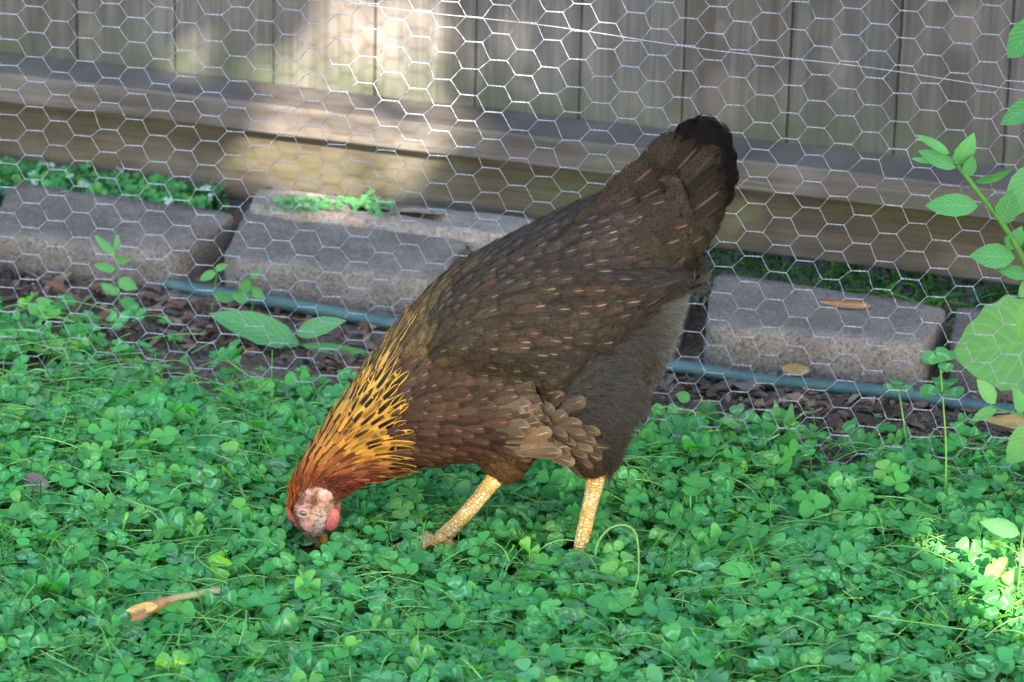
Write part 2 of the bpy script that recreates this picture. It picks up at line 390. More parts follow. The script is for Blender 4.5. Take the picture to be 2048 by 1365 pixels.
# ------------------------------------------------------------------ clover lawn
BX = [-900, -100, 60, 300, 470, 540, 700, 850, 1100, 1350, 1500, 1700, 1900, 2048, 3000]
BY = [575, 612, 640, 640, 700, 765, 785, 795, 818, 842, 872, 884, 880, 905, 1040]
def clover_edge(P, h=.02):                 # >0 inside the lawn (picture px of the canopy)
    q = proj(np.asarray(P)+np.array([0, 0, h])); return q[..., 1]-np.interp(q[..., 0], BX, BY)
def leaflets(P, S_, N, az, tmpl):
    """place n trifoliate leaves; returns verts"""
LV = np.array([0, .18, .42, .66, .86, 1.0]); LW = np.array([.03, .27, .50, .57, .46, .16])
def leaf_template():
    V = []; uv = []
    for k, (v, w_) in enumerate(zip(LV, LW)):
        for u in (-1, 0, 1):
            vv = v-(.07 if (k == 5 and u == 0) else 0)
            V.append((u*w_, vv, 0)); uv.append((u, v))
    Fc = [(3*k+a, 3*k+a+1, 3*k+a+4, 3*k+a+3) for k in range(5) for a in (0, 1)]
    return np.array(V, float), np.array(uv, float), np.array(Fc)
LT, LU, LF = leaf_template()
def make_leaves(P, size, tilt, taz, az, fold, colr, mark):
    n = len(P); out = []; 
    # leaf frame: normal tilted by `tilt` toward azimuth `taz`
    N = np.stack([np.sin(tilt)*np.cos(taz), np.sin(tilt)*np.sin(taz)-.24, np.cos(tilt)], -1); N /= np.linalg.norm(N, axis=1)[:, None]
    ref = np.stack([np.cos(az), np.sin(az), np.zeros(n)], -1); A = ref-N*(ref*N).sum(-1, keepdims=True); A /= np.linalg.norm(A, axis=1)[:, None]; Bv = np.cross(N, A)
    for k in range(3):
        th = k*2.094+rng.normal(0, .16, n); dirn = A*np.cos(th)[:, None]+Bv*np.sin(th)[:, None]; side = np.cross(N, dirn)
        sk = size*rng.uniform(.85, 1.1, n); droop = rng.uniform(-.1, .35, n); f = fold*rng.uniform(.5, 1.5, n)
        wsc = rng.uniform(.85, 1.12, n)
        x = LT[None, :, 0]*sk[:, None]*wsc[:, None]; y = (LT[None, :, 1]*.97+.03)*sk[:, None]
        z = sk[:, None]*(f[:, None]*np.abs(LT[None, :, 0])*1.1-droop[:, None]*LT[None, :, 1]**2*.5+.10*LT[None, :, 1])
        V = P[:, None, :]+x[..., None]*side[:, None]+y[..., None]*dirn[:, None]+z[..., None]*N[:, None]
        out.append(V)
    V = np.stack(out, 1).reshape(n*3, 18, 3)
    cv = np.repeat(colr, 3, 0)*rng.uniform(.9, 1.1, (n*3, 1)); al = np.repeat(mark, 3)
    C = np.concatenate([np.repeat(cv[:, None], 18, 1), np.repeat(al[:, None], 18, 1)[..., None]], -1)
    Fc = LF[None]+18*np.arange(n*3)[:, None, None]
    return V.reshape(-1, 3), Fc.reshape(-1, 4), np.tile(LU, (n*3, 1)), C.reshape(-1, 4)
def strands(P0, P1, P2, r, colr, k=5):      # quadratic arcs as 3-sided tubes
    n = len(P0); t = np.linspace(0, 1, k)[None, :, None]
    C = P0[:, None]*(1-t)**2+2*P1[:, None]*t*(1-t)+P2[:, None]*t**2
    T = np.gradient(C, axis=1); T /= np.linalg.norm(T, axis=-1, keepdims=True)+1e-9
    a = np.cross(T, np.array([.31, .2, .93])); a /= np.linalg.norm(a, axis=-1, keepdims=True)+1e-9; b = np.cross(T, a)
    V = np.stack([C+r[:, None, None]*(math.cos(q)*a+math.sin(q)*b) for q in (0, 2.094, 4.189)], 2)   # n,k,3,3
    V = V.reshape(n*k*3, 3); f = []
    for s in range(k-1):
        for q in range(3): f.append((s*3+q, s*3+(q+1) % 3, (s+1)*3+(q+1) % 3, (s+1)*3+q))
    Fc = np.array(f)[None]+(k*3)*np.arange(n)[:, None, None]
    cc = np.concatenate([np.repeat(colr[:, None], k*3, 1), np.zeros((n, k*3, 1))], -1).reshape(-1, 4)
    return V, Fc.reshape(-1, 4), np.tile([.5, .5], (n*k*3, 1)), cc
class Acc:
    def __init__(s): s.d = []; s.n = 0
    def add(s, r): V, Fc, u, c = r; s.d.append((V, Fc+s.n, u, c)); s.n += len(V)
    def build(s, name, mat, parent=None): return mesh_obj(name, np.concatenate([d[0] for d in s.d]), np.concatenate([d[1] for d in s.d]), mat, parent, True, {'fcol': np.concatenate([d[3] for d in s.d])}, np.concatenate([d[2] for d in s.d]))
def lawn_points(n, x0=-1.35, x1=1.35, y0=None, y1=None):
    P = np.stack([rng.uniform(x0, x1, n), rng.uniform(1.95, 4.4, n), np.zeros(n)], -1)
    e = clover_edge(P); thin_ = np.clip((e+18)/75+.12, 0, 1); thin_[e < -55] = 0
    thin_ = thin_*np.where(e < 130, np.clip((vnoise(P[:, 0], P[:, 1], 9)-.18)*3.2, .08, 1), 1)
    return P[rng.random(n) < thin_]
GREENS = np.array([(.042, .280, .044), (.050, .310, .045), (.095, .360, .040), (.032, .245, .070), (.190, .440, .055), (.032, .205, .045), (.105, .310, .140)])
def leaf_cols(n, pr=(.24, .22, .16, .14, .09, .09, .06)):
    return GREENS[rng.choice(7, n, p=pr)]*rng.uniform(.8, 1.3, (n, 1))
cl = Acc()
def canopy(P): return .016+.020*vnoise(P[:, 0], P[:, 1], 6.3)+.010*vnoise(P[:, 0], P[:, 1], 21)
def avoid(P, h):                           # keep clear of the hen's head
    q = proj(P+np.array([0, 0, 1])*h[:, None]); return ~(((np.abs(q[:, 0]-628) < 58) & (q[:, 1] > 985) & (q[:, 1] < 1114) & (P[:, 1] < Y0+.03)) | ((np.abs(q[:, 0]-905+(q[:, 1]-1060)*.7) < 48) & (q[:, 1] > 960) & (q[:, 1] < 1106) & (P[:, 1] < Y0+.0)) | ((np.abs(q[:, 0]-1175) < 30) & (q[:, 1] > 960) & (q[:, 1] < 1056) & (P[:, 1] < Y0-.03)))
for layer, (num, s0, s1, h0, h1, dark) in enumerate([(50000, .006, .011, .3, .8, 1.1), (27000, .007, .0135, .65, 1.0, 1.08), (5000, .011, .018, .85, 1.3, 1.1)]):
    P = lawn_points(num); n = len(P); h = canopy(P)*rng.uniform(h0, h1, n); q = proj(P); h = h*(1+.9*np.exp(-((q[:, 0]-1165)/70)**2-((q[:, 1]-1150)/26)**2))
    h = np.where(avoid(P, h), h, np.minimum(h, .010)); q = proj(P); ok = ~((np.abs(q[:, 0]-640) < 34) & (q[:, 1] > 1060) & (q[:, 1] < 1140) & (P[:, 1] < Y0+.01)); P = P[ok]; h = h[ok]; n = len(P)
    e = clover_edge(P); size = rng.uniform(s0, s1, n)
    tilt = np.abs(rng.normal(0, .48, n)); taz = rng.uniform(0, 6.283, n); az = rng.uniform(0, 6.283, n)
    LP = P+np.stack([rng.normal(0, .004, n), rng.normal(0, .004, n), h], -1)
    fold = np.where(rng.random(n) < .12, 1.1, .25); mark = np.where(rng.random(n) < (.45 if layer else .15), rng.uniform(.4, 1.0, n), 0)
    pal = rng.random(n) < .05
    c_ = leaf_cols(n)*dark; c_[pal] = np.array([.12, .22, .13])
    cl.add(make_leaves(LP, size, tilt, taz, az, fold, c_, mark))
    m = rng.random(n) < (.7 if layer else .35); k = m.sum()
    root = P[m]+np.stack([rng.normal(0, .02, k), rng.normal(0, .02, k), np.full(k, -.004)], -1); top = LP[m]
    mid = (root+top)/2+np.stack([rng.normal(0, .008, k), rng.normal(0, .008, k), rng.uniform(0, .012, k)], -1)
    sc_ = np.array([.13, .27, .07])*rng.uniform(.5, 1.3, (k, 1))
    cl.add(strands(root, mid, top, rng.uniform(.0004, .0008, k), sc_))
# long pale runners and grass blades lying through the canopy
P = lawn_points(24000); n = len(P); d = rng.normal(.15, .9, n)+np.where(rng.random(n) < .5, math.pi, 0); L = rng.uniform(.02, .10, n)
hh = canopy(P)*rng.uniform(.6, 1.1, n)
P0 = P+np.stack([0*L, 0*L, hh], -1); P2 = P+np.stack([np.cos(d)*L, np.sin(d)*L*.8, hh*rng.uniform(.1, 1.0, n)], -1)
P1 = (P0+P2)/2+np.stack([rng.normal(0, .012, n), rng.normal(0, .012, n), rng.uniform(0, .022, n)], -1)
ok = avoid(P0, 0*L) & avoid(P2, 0*L) & avoid(P1, 0*L); P0 = P0[ok]; P1 = P1[ok]; P2 = P2[ok]; n = len(P0)
cl.add(strands(P0, P1, P2, rng.uniform(.0004, .0009, n), np.array([.24, .52, .17])*rng.uniform(.55, 1.35, (n, 1)), 7))
P = lawn_points(6000); n = len(P); d = rng.uniform(0, 6.28, n); L = rng.uniform(.01, .05, n); hh = rng.uniform(.03, .062, n)
P2 = P+np.stack([np.cos(d)*L, np.sin(d)*L, hh], -1); P1 = P+np.stack([np.cos(d)*L*.2, np.sin(d)*L*.2, hh*.9], -1)
ok = avoid(P2, 0*L) & avoid(P1, 0*L); P = P[ok]; P1 = P1[ok]; P2 = P2[ok]; n = len(P)
cl.add(strands(P, P1, P2, rng.uniform(.0004, .0008, n), np.array([.10, .28, .06])*rng.uniform(.6, 1.4, (n, 1)), 5))
tag(cl.build('clover_lawn', M_clover), 'dense lawn of green clover leaves and pale stems under the hen', 'clover', kind='stuff')

# debris on the bare soil
def chips(n, region, name, label, cat):
    A = Acc(); P = []
    while len(P) < n:
        x = random.uniform(region[0], region[1]); y = np.interp(x, region[2], region[3])+random.uniform(region[4], region[5]); P.append(ground(x, y, .004))
    P = np.array(P); a = rng.uniform(0, 6.28, n); L = rng.uniform(.003, .015, n)*np.where(rng.random(n) < .12, 1.6, 1); w_ = L*rng.uniform(.08, .5, n)
    d = np.stack([np.cos(a), np.sin(a), rng.normal(0, .25, n)], -1); s = np.stack([-np.sin(a), np.cos(a), rng.normal(0, .3, n)], -1)
    V = []; 
    for t, ww, zz in ((-1, .3, 0), (-.3, 1, .0015), (.4, .85, .002), (1, .2, 0)):
        for u in (-1, 1): V.append(P+d*(L*t)[:, None]+s*(w_*ww*u)[:, None]+np.array([0, 0, zz+.001])+np.array([0, 0, 1])*rng.uniform(0, .004, (n, 1)))
    V = np.stack(V, 1); Fc = np.array([(0, 1, 3, 2), (2, 3, 5, 4), (4, 5, 7, 6)])[None]+8*np.arange(n)[:, None, None]
    pal = np.array([(.30, .20, .13), (.16, .10, .065), (.36, .28, .2), (.11, .075, .055), (.25, .13, .08), (.2, .18, .16)]); c_ = pal[rng.integers(0, 6, n)]*rng.uniform(.15, .55, (n, 1))
    cc = np.concatenate([np.repeat(c_[:, None], 8, 1), np.zeros((n, 8, 1))], -1).reshape(-1, 4)
    A.add((V.reshape(-1, 3), Fc.reshape(-1, 4), np.tile([.5, .5], (n*8, 1)), cc)); return tag(A.build(name, M_debris), label, cat, kind='stuff')
g = NT("dry_litter"); M_debris = g.done(g.mix(g.math('MULTIPLY', g.noise(200), .5), g.attr('fcol').outputs['Color'], (.05, .035, .025)), .85, .2)
chips(2300, (-300, 2500, [-300, 0, 400, 800, 1400, 2048, 2500], [470, 520, 585, 650, 745, 815, 870], -5, 120), 'leaf_litter', 'brown dry leaf bits and twigs scattered over the bare soil strip', 'litter')

# grass behind the fence and moss behind the blocks
def patch(name, label, cat, n, fn, cols_, h, r, lean=.4):
    P = np.array([fn() for _ in range(n)]); d = rng.uniform(0, 6.28, n); hh = rng.uniform(.4, 1, n)*h; L = hh*lean*rng.uniform(0, 1.5, n)
    P2 = P+np.stack([np.cos(d)*L, np.sin(d)*L, hh], -1); P1 = P+np.stack([0*L, 0*L, hh*.7], -1); c_ = cols_[rng.integers(0, len(cols_), n)]*rng.uniform(.6, 1.3, (n, 1))
    A = Acc(); A.add(strands(P, P1, P2, rng.uniform(.5, 1, n)*r, c_)); return A
A = patch('', '', '', 3000, lambda: FP(random.uniform(-.6, 2.6), random.uniform(.12, .75), 0), np.array([(.02, .10, .01), (.01, .05, .01), (.04, .15, .015)]), .14, .0025)
A2 = patch('', '', '', 1700, lambda: FP(random.uniform(.55, 2.4), random.uniform(-.10, .12), 0), np.array([(.015, .085, .008), (.008, .04, .005), (.03, .14, .01)]), .045, .0016, 1.4)
for d_ in A2.d: A.add(d_[:1]+(d_[1],)+d_[2:])
tag(A.build('grass', M_stalk), 'dark lush grass showing through the gap beneath the fence at right', 'grass', kind='stuff')
_s0 = fence_s(-350, 300, .02)[0]; _s1 = fence_s(440, 390, .02)[0]
def moss_pt():
    s_ = random.uniform(_s0, _s1); return FP(s_, random.uniform(-.085, .036), 0)
A = patch('', '', '', 5200, moss_pt, np.array([(.03, .12, .035), (.05, .16, .05), (.09, .2, .10)]), .048, .0013, .5)
n = 2600; P = np.array([moss_pt() for _ in range(n)]); P[:, 2] = rng.uniform(.01, .045, n)
A.add(make_leaves(P, rng.uniform(.005, .012, n), np.abs(rng.normal(0, .5, n)), rng.uniform(0, 6, n), rng.uniform(0, 6, n), np.full(n, .2), leaf_cols(n)*.55, np.zeros(n)))
n = 60; P = np.array([moss_pt() for _ in range(n)]); P[:, 2] = rng.uniform(.035, .055, n)
A.add(make_leaves(P, rng.uniform(.005, .008, n), np.abs(rng.normal(0, .3, n)), rng.uniform(0, 6, n), rng.uniform(0, 6, n), np.full(n, .1), np.tile([.55, .58, .72], (n, 1)), np.zeros(n)))
tag(A.build('ground_cover', M_clover), 'low green ground cover with tiny pale flowers between the left blocks and fence', 'ground cover', kind='stuff')
A = Acc(); n = 120; P = np.array([ground(random.gauss(random.choice([600, 730]), 30), random.gauss(408, 7), .065) for _ in range(n)])
A.add(make_leaves(P, rng.uniform(.003, .007, n), np.abs(rng.normal(0, .5, n)), rng.uniform(0, 6, n), rng.uniform(0, 6, n), np.full(n, .2), np.tile([.06, .16, .08], (n, 1)), np.zeros(n)))
tag(A.build('moss', M_clover), 'pale green moss specks on the narrow slab', 'moss', kind='stuff')

# ------------------------------------------------------------------ leaves and plants built from measured leaves
def broad_leaf(parent, base, tip, width, depthP, name='leaf', c=(.05, .17, .045), cup=.18, bend=.15, mat=None, roll=0.0, serr=.03, shape=1.0):
    """base, tip: picture points; depthP: function (x,y)->3D"""
    A_ = depthP(*base); B_ = depthP(*tip); d = B_-A_; L = np.linalg.norm(d); d /= L
    view = (A_-CAM)/np.linalg.norm(A_-CAM); side = np.cross(d, view); side /= np.linalg.norm(side); nrm = np.cross(side, d)
    if nrm@view > 0: nrm = -nrm
    side2 = side*math.cos(roll)+nrm*math.sin(roll); nrm = nrm*math.cos(roll)-side*math.sin(roll); side = side2
    wm = width/F*np.linalg.norm(A_-CAM); n = 11; V = []; uv = []
    for k in range(n):
        t = k/(n-1); w_ = wm*.5*(math.sin(math.pi*min(1, t**(.8*shape)))**.85)*(1+serr*(-1)**k)+.0004
        for u in (-1, -.5, 0, .5, 1):
            z = cup*wm*abs(u)**1.5*.6*math.sin(math.pi*t)-bend*L*(t-.3)**2+.015*wm*math.sin(k*2.1+u*3)
            V.append(A_+d*L*(t*(1-.1*bend*t))+side*u*w_+nrm*z); uv.append((u, t))
    Fc = [(5*k+a, 5*k+a+1, 5*k+a+6, 5*k+a+5) for k in range(n-1) for a in range(4)]
    cc = np.tile(list(c)+[0], (len(V), 1)); me = mesh_obj(name, np.array(V), np.array(Fc), mat or M_leaf, parent, True, {'fcol': cc}, np.array(uv))
    return me
def wire_front(dn):                        # vertical plane dn metres in front of the netting
    def f(x, y):
        d = ray(x, y); k = ((wa-CAM)@WN-dn)/(d@WN); return CAM+d*k
    return f
def stem(parent, pts, dp, r, c=(.05, .15, .03), name='stem'):
    P = spline([dp(x, y) for x, y in pts], 18); mb = MB(); tube(mb, P, np.linspace(r, r*.6, 18), 8); o = mb.build(name, M_stalk, parent)
    n = len(o.data.vertices); a = o.data.attributes.new('fcol', 'FLOAT_COLOR', 'POINT'); a.data.foreach_set('color', np.tile(list(c)+[0], n).astype(np.float32)); return o
dp = wire_front(.10)
base = dp(2150, 1060)
pl = empty('leafy_plant', [base[0], base[1], 0]); tag(pl, 'tall leafy green shoot leaning in front of the wire at the right edge', 'plant')
stem(pl, [(2150, 1068), (2140, 900), (2110, 700), (2058, 545), (2010, 455), (1962, 392), (1915, 330)], dp, .0042)
stem(pl, [(2130, 800), (2080, 420), (2062, 200), (2058, 60)], wire_front(.12), .003)
stem(pl, [(2140, 900), (2090, 850), (2048, 832), (1985, 815)], wire_front(.11), .0018)
G1 = (.024, .125, .026); G2 = (.042, .165, .024); G3 = (.020, .095, .030)
for b_, t_, w_, c_, ro in [((1899, 308), (1832, 268), 20, G2, .5), ((1912, 336), (1836, 300), 32, G1, .3), ((1870, 325), (1822, 317), 11, G2, .2), ((1912, 330), (1950, 268), 40, G1, .5),
                       ((1932, 354), (1946, 312), 28, G3, .4), ((1950, 366), (2026, 342), 26, G1, .9), ((1956, 413), (1848, 410), 46, G1, .25), ((2001, 450), (2032, 374), 46, G3, .2),
                       ((2030, 516), (1938, 510), 50, G1, .2), ((2062, 552), (1996, 540), 30, G1, .4), ((2018, 500), (2044, 454), 34, G1, .3), ((2012, 488), (2020, 468), 14, G2, .2),
                       ((2075, 330), (2020, 436), 66, (.10, .24, .09), .2), ((2085, 200), (1998, 250), 44, G3, .2), ((2082, 40), (2012, 118), 62, G1, .3), ((2085, 590), (2036, 686), 60, (.16, .33, .045), .25),
                       ((2075, 570), (2035, 590), 40, (.2, .34, .05), .4), ((2045, 828), (2028, 775), 36, (.11, .26, .06), .8), ((1990, 808), (1955, 758), 34, (.15, .28, .08), .5), ((1995, 816), (1942, 842), 24, (.12, .25, .08), .4),
                       ((2085, 850), (2010, 928), 62, (.14, .29, .05), .2), ((2110, 700), (2180, 640), 60, G1, .3), ((2135, 860), (2200, 900), 60, G1, .3), ((2090, 500), (2170, 420), 60, G1, .3)]:
    broad_leaf(pl, b_, t_, w_, dp, c=c_, roll=ro, bend=.12)
# large pale leaf between wire and block
dpb = wire_front(-.06)
bl = empty('large_leaf_plant', [*ground(2110, 900)[:2], 0]); tag(bl, 'large pale yellow-green leaf behind the wire, covering the rightmost block', 'plant')
stem(bl, [(2110, 900), (2090, 820), (2072, 700)], dpb, .003)
broad_leaf(bl, (2120, 672), (1902, 712), 190, dpb, c=(.10, .21, .045), cup=.1, bend=.03, serr=.05, shape=.95)
# seedling at lower right
def nearp(x, y): d = ray(x, y); yy = float(ground(2042, 1240)[1]); return CAM+d*(yy/d[1])
sp = empty('seedling', [*ground(2042, 1240)[:2], 0]); tag(sp, 'small upright seedling with dull purple-brown lower leaves at the lower right edge', 'plant')
stem(sp, [(2042, 1245), (2035, 1205), (2040, 1130), (2048, 1050), (2075, 960)], nearp, .0017, (.05, .11, .035))
for b_, t_, w_, c_ in [((2040, 1068), (1960, 1042), 36, (.02, .06, .03)), ((2042, 1070), (2100, 1040), 36, (.04, .12, .06)), ((2040, 1100), (2085, 1130), 44, (.07, .15, .08)), ((2040, 1190), (1996, 1174), 26, (.03, .024, .024)), ((2044, 1195), (2020, 1260), 48, (.032, .022, .02)), ((2046, 1195), (2090, 1250), 40, (.032, .022, .02))]:
    broad_leaf(sp, b_, t_, w_, nearp, c=c_, roll=.3)
# broad weed leaves near the bare soil, tufts behind the wire
def weed(name, label, cat, rootpx, leaves, stems=(), dn=0.0, group=None):
    r0 = ground(*rootpx); e = empty(name, [r0[0], r0[1], 0]); tag(e, label, cat, group)
    def dpf(x, y): d = ray(x, y); k = ((r0-CAM)@WN)/(d@WN); return CAM+d*k
    for s in stems: stem(e, s, dpf, .0011, (.05, .15, .03))
    for b_, t_, w_, c_ in leaves: broad_leaf(e, b_, t_, w_, dpf, c=[q_*.5 for q_ in c_], roll=random.uniform(-.4, .5), bend=.1)
    return e
weed('dock_plant', 'low weed with two broad dull green leaves lying on the soil behind the wire', 'weed', (585, 705), [((600, 690), (415, 622), 66, (.075, .21, .075)), ((592, 668), (690, 640), 40, (.12, .24, .10)), ((600, 690), (760, 712), 22, (.10, .24, .08)), ((590, 690), (520, 700), 22, (.06, .18, .05))])
weed('leafy_weed', 'spindly upright weed climbing past the hose behind the wire at left', 'weed', (240, 640), [((230, 540), (186, 530), 16, (.10, .27, .08)), ((232, 512), (188, 470), 16, (.12, .28, .1)), ((232, 500), (236, 470), 12, (.12, .28, .08)), ((236, 560), (275, 578), 26, (.08, .24, .06)), ((238, 590), (200, 566), 18, (.10, .26, .07)), ((240, 600), (280, 616), 24, (.08, .24, .06)), ((228, 520), (262, 520), 16, (.12, .28, .08))],
     [[(240, 640), (238, 580), (230, 500)]], group=None)
weed('leafy_weed', 'short weed with a pointed leaf in front of the wedge between two blocks', 'weed', (420, 640), [((432, 545), (398, 560), 20, (.09, .26, .07)), ((430, 540), (455, 530), 14, (.10, .27, .07)), ((428, 590), (470, 600), 20, (.08, .22, .06))], [[(420, 640), (428, 590), (434, 540)]])
weed('leafy_weed', 'bright leafy weed over the hose in front of the speckled block', 'weed', (500, 660), [((500, 560), (478, 590), 26, (.09, .26, .06)), ((500, 556), (522, 540), 16, (.12, .28, .06)), ((505, 575), (530, 600), 22, (.08, .24, .06)), ((498, 600), (462, 588), 24, (.08, .24, .06))], [[(500, 660), (505, 600), (500, 556)]])
weed('leafy_weed', 'small pale round-leaved weed at the wire just right of the hen\'s tail end', 'weed', (1420, 870), [((1412, 850), (1418, 800), 46, (.10, .24, .09)), ((1420, 860), (1376, 845), 20, (.07, .22, .05)), ((1380, 800), (1352, 788), 22, (.07, .22, .05))], [[(1420, 870), (1412, 850)]])
weed('leafy_weed', 'low weed with one wide pale leaf and two upright leaves, right of the hen', 'weed', (1545, 905), [((1556, 866), (1480, 862), 22, (.14, .28, .10)), ((1560, 868), (1550, 800), 18, (.05, .16, .05)), ((1572, 868), (1584, 808), 20, (.06, .18, .05)), ((1558, 870), (1525, 880), 20, (.08, .24, .07))])
weed('leafy_weed', 'tiny bright green sprig standing between the slab and the hen\'s back', 'weed', (945, 500), [((935, 480), (978, 444), 16, (.07, .26, .03)), ((938, 478), (925, 452), 8, (.07, .26, .03))], [[(935, 498), (937, 470)]])
# tall clover stalks
def tall_clover(label, pts, heads, group='tall clover stalks by the wire'):
    r0 = ground(*pts[0]); e = empty('clover_stalk', [r0[0], r0[1], 0]); tag(e, label, 'clover', group)
    def dpf(x, y): d = ray(x, y); return CAM+d*(r0[1]/d[1])
    stem(e, pts, dpf, .0012, (.13, .30, .06))
    for hx, hy, s, ti in heads:
        P = dpf(hx, hy)[None]; A = Acc(); A.add(make_leaves(P, np.array([s]), np.array([ti]), np.array([random.uniform(0, 6)]), np.array([random.uniform(0, 6)]), np.array([.25]), np.array([[.045, .19, .05]]), np.array([.5]))); A.build('leaf', M_clover, e)
tall_clover('tallest clover stalk with two leaf heads, in front of a block\'s dark side', [(1890, 1040), (1892, 900), (1886, 800), (1880, 728)], [(1880, 726, .020, .15), (1886, 782, .024, .15)])
tall_clover('thin clover stalk with one flat leaf head left of the tallest stalk', [(1818, 925), (1808, 850), (1797, 775)], [(1797, 775, .018, .2)])
tall_clover('short leaning clover stalk with a drooping folded leaf', [(1748, 930), (1730, 892), (1706, 868)], [(1706, 870, .019, 1.0)])
tall_clover('long pale clover stalk with one bright leaf at the wire, left of the hen', [(560, 815), (520, 770), (450, 718)], [(448, 716, .024, .7)], group=None)
# arching pale stem
r0 = ground(1280, 1275); dpf = lambda x, y: CAM+ray(x, y)*(float(r0[1])/ray(x, y)[1])
e = stem(None, [(1190, 1115), (1196, 1085), (1218, 1058), (1248, 1050), (1270, 1064), (1277, 1100), (1276, 1160), (1262, 1200), (1265, 1240), (1272, 1272)], dpf, .0011, (.14, .27, .09), 'arched_stem')
tag(e, 'pale green leafless stem arching out of the clover below the hen', 'stem')

# dry stick
g = NT("dry_stem_mat"); c = g.attr('fcol').outputs['Color']; n = g.noise(180, g.scalev(g.coord(), (.4, 1, 1)), 3); g.bump(n, .6, .002)
M_dry = g.done(g.mix(g.math('MULTIPLY', g.step(n, .4, .7), .45), c, (.10, .05, .025)), .8, .25)
def lawnp(z): return lambda x, y: ground(x, y, z)
st = empty('dry_stick', ground(350, 1215, 0)); tag(st, 'broken dry plant stem with a peeled orange-brown end lying on the clover', 'stick')
P = spline([ground(x, y, z) for x, y, z in [(262, 1232, .036), (290, 1220, .04), (318, 1208, .042), (345, 1198, .043), (395, 1188, .044), (438, 1180, .045)]], 24)
rr = np.interp(np.linspace(0, 1, 24), [0, .1, .3, .45, .55, 1], [.0035, .0062, .0062, .0052, .0036, .0034])*(1+.06*np.sin(np.arange(24)*1.9))
mb = MB(); tube(mb, P, rr, 10); o = mb.build('stalk', M_dry, st)
cc = []
for v in o.data.vertices:
    t = (v.co.x-P[0][0])/(P[-1][0]-P[0][0]); a = np.array([.21, .115, .05]); b = np.array([.16, .20, .10]); f = min(1, max(0, (t-.42)/.15)); cc.append([*(a*(1-f)+b*f), 0])
a = o.data.attributes.new('fcol', 'FLOAT_COLOR', 'POINT'); a.data.foreach_set('color', np.array(cc, np.float32).ravel())
broad_leaf(st, (315, 1212), (252, 1222), 20, lawnp(.047), name='peeled_bark', c=(.30, .22, .08), mat=M_dry, cup=.5)
broad_leaf(st, (300, 1222), (262, 1242), 14, lawnp(.043), name='peeled_bark', c=(.19, .10, .05), mat=M_dry, cup=.5)
dl = broad_leaf(None, (1742, 612), (1638, 604), 15, lawnp(BZ+.012), name='dry_leaf', c=(.16, .10, .055), mat=M_dry, cup=1.2, bend=.05); tag(dl, 'narrow curled tan dry leaf lying on top of the block right of the hen', 'dry leaf')
dl = broad_leaf(None, (98, 972), (38, 955), 34, lawnp(.028), name='dry_leaf', c=(.10, .085, .10), mat=M_dry, cup=.4); tag(dl, 'dark purplish-brown decayed leaf lying in the clover at far left', 'dry leaf')
dl = broad_leaf(None, (1620, 742), (1560, 735), 22, lawnp(.018), name='dry_leaf', c=(.17, .13, .05), mat=M_dry, cup=.3); tag(dl, 'yellowish dead leaf lying against the hose in front of the block', 'dry leaf')
dl = broad_leaf(None, (2120, 850), (1960, 838), 30, lawnp(.03), name='dry_leaf', c=(.26, .20, .09), mat=M_dry, cup=.3); tag(dl, 'long straw-yellow dead leaf on the soil at the right edge', 'dry leaf')
#HEN
# ------------------------------------------------------------------ unseen tree added to block the sun (behind and right of the photographer)
TC = np.array([.05, 3.3, .35])+S*5.7
SH = np.cross([0, 0, 1.], S); SH /= np.linalg.norm(SH); SU = np.cross(S, SH)
SUNFENCE = [((665, 25), (34, 60), .35), ((640, 140), (46, 22), .0001), ((822, 45), (16, 66), .35), ((785, 135), (20, 28), .2), ((690, 190), (100, 26), 0), ((900, 140), (16, 44), .15), ((650, 262), (72, 40), 0), ((830, 268), (60, 36), 0), ((890, 205), (46, 20), 0), ((398, 90), (3, 44), .3), ((655, 355), (90, 36), 0)]
SUNLAWN = [((1985, 1060), (60, 18)), ((1935, 1150), (50, 34)), ((2020, 1165), (50, 44)), ((1830, 1045), (40, 10)), ((1990, 1225), (50, 26)), ((1665, 1005), (14, 6)), ((2150, 1150), (60, 60))]
def in_gap(P, ex=24):
    g_ = np.zeros(len(P), bool)
    for (cx, cy), (rx, ry), sk in SUNFENCE:
        o = fa+FN*(.092 if sk else 0.0); q = proj(P-S*(((P-o)@FN)/(S@FN))[:, None])
        g_ |= ((q[:, 0]-cx-sk*(cy-q[:, 1]))/(rx+ex))**2+((q[:, 1]-cy)/(ry+ex))**2 < 1
    Q_ = P-S*((P[:, 2]-.03)/S[2])[:, None]; q = proj(Q_)
    for (cx, cy), (rx, ry) in SUNLAWN: g_ |= ((q[:, 0]-cx)/(rx+ex*.4))**2+((q[:, 1]-cy)/(ry+ex*.35))**2 < 1
    return g_
tree = empty('added_shade_tree', [TC[0], TC[1], 0]); tag(tree, 'unseen leafy tree added behind the photographer to shade the yard, with gaps cut for sun patches', 'tree')
n = 62000; a = rng.uniform(-1, 1, (n, 3)); keep = (np.abs(a)**2.6).sum(1) < 1.25; a = a[keep]; n = len(a)
C = TC+SH*(a[:, :1]*2.9)+SU*(a[:, 1:2]*1.65)+S*(a[:, 2:]*.85)
C = C[C[:, 2] > .5]; n = len(C)
d = rng.normal(0, 1, (n, 3)); d /= np.linalg.norm(d, axis=1)[:, None]; s = np.cross(d, rng.normal(0, 1, (n, 3))); s /= np.linalg.norm(s, axis=1)[:, None]; L = rng.uniform(.045, .07, n)[:, None]
V = np.stack([C-d*L, C-d*L*.1+s*L*.55, C+d*L, C-d*L*.1-s*L*.55], 1)
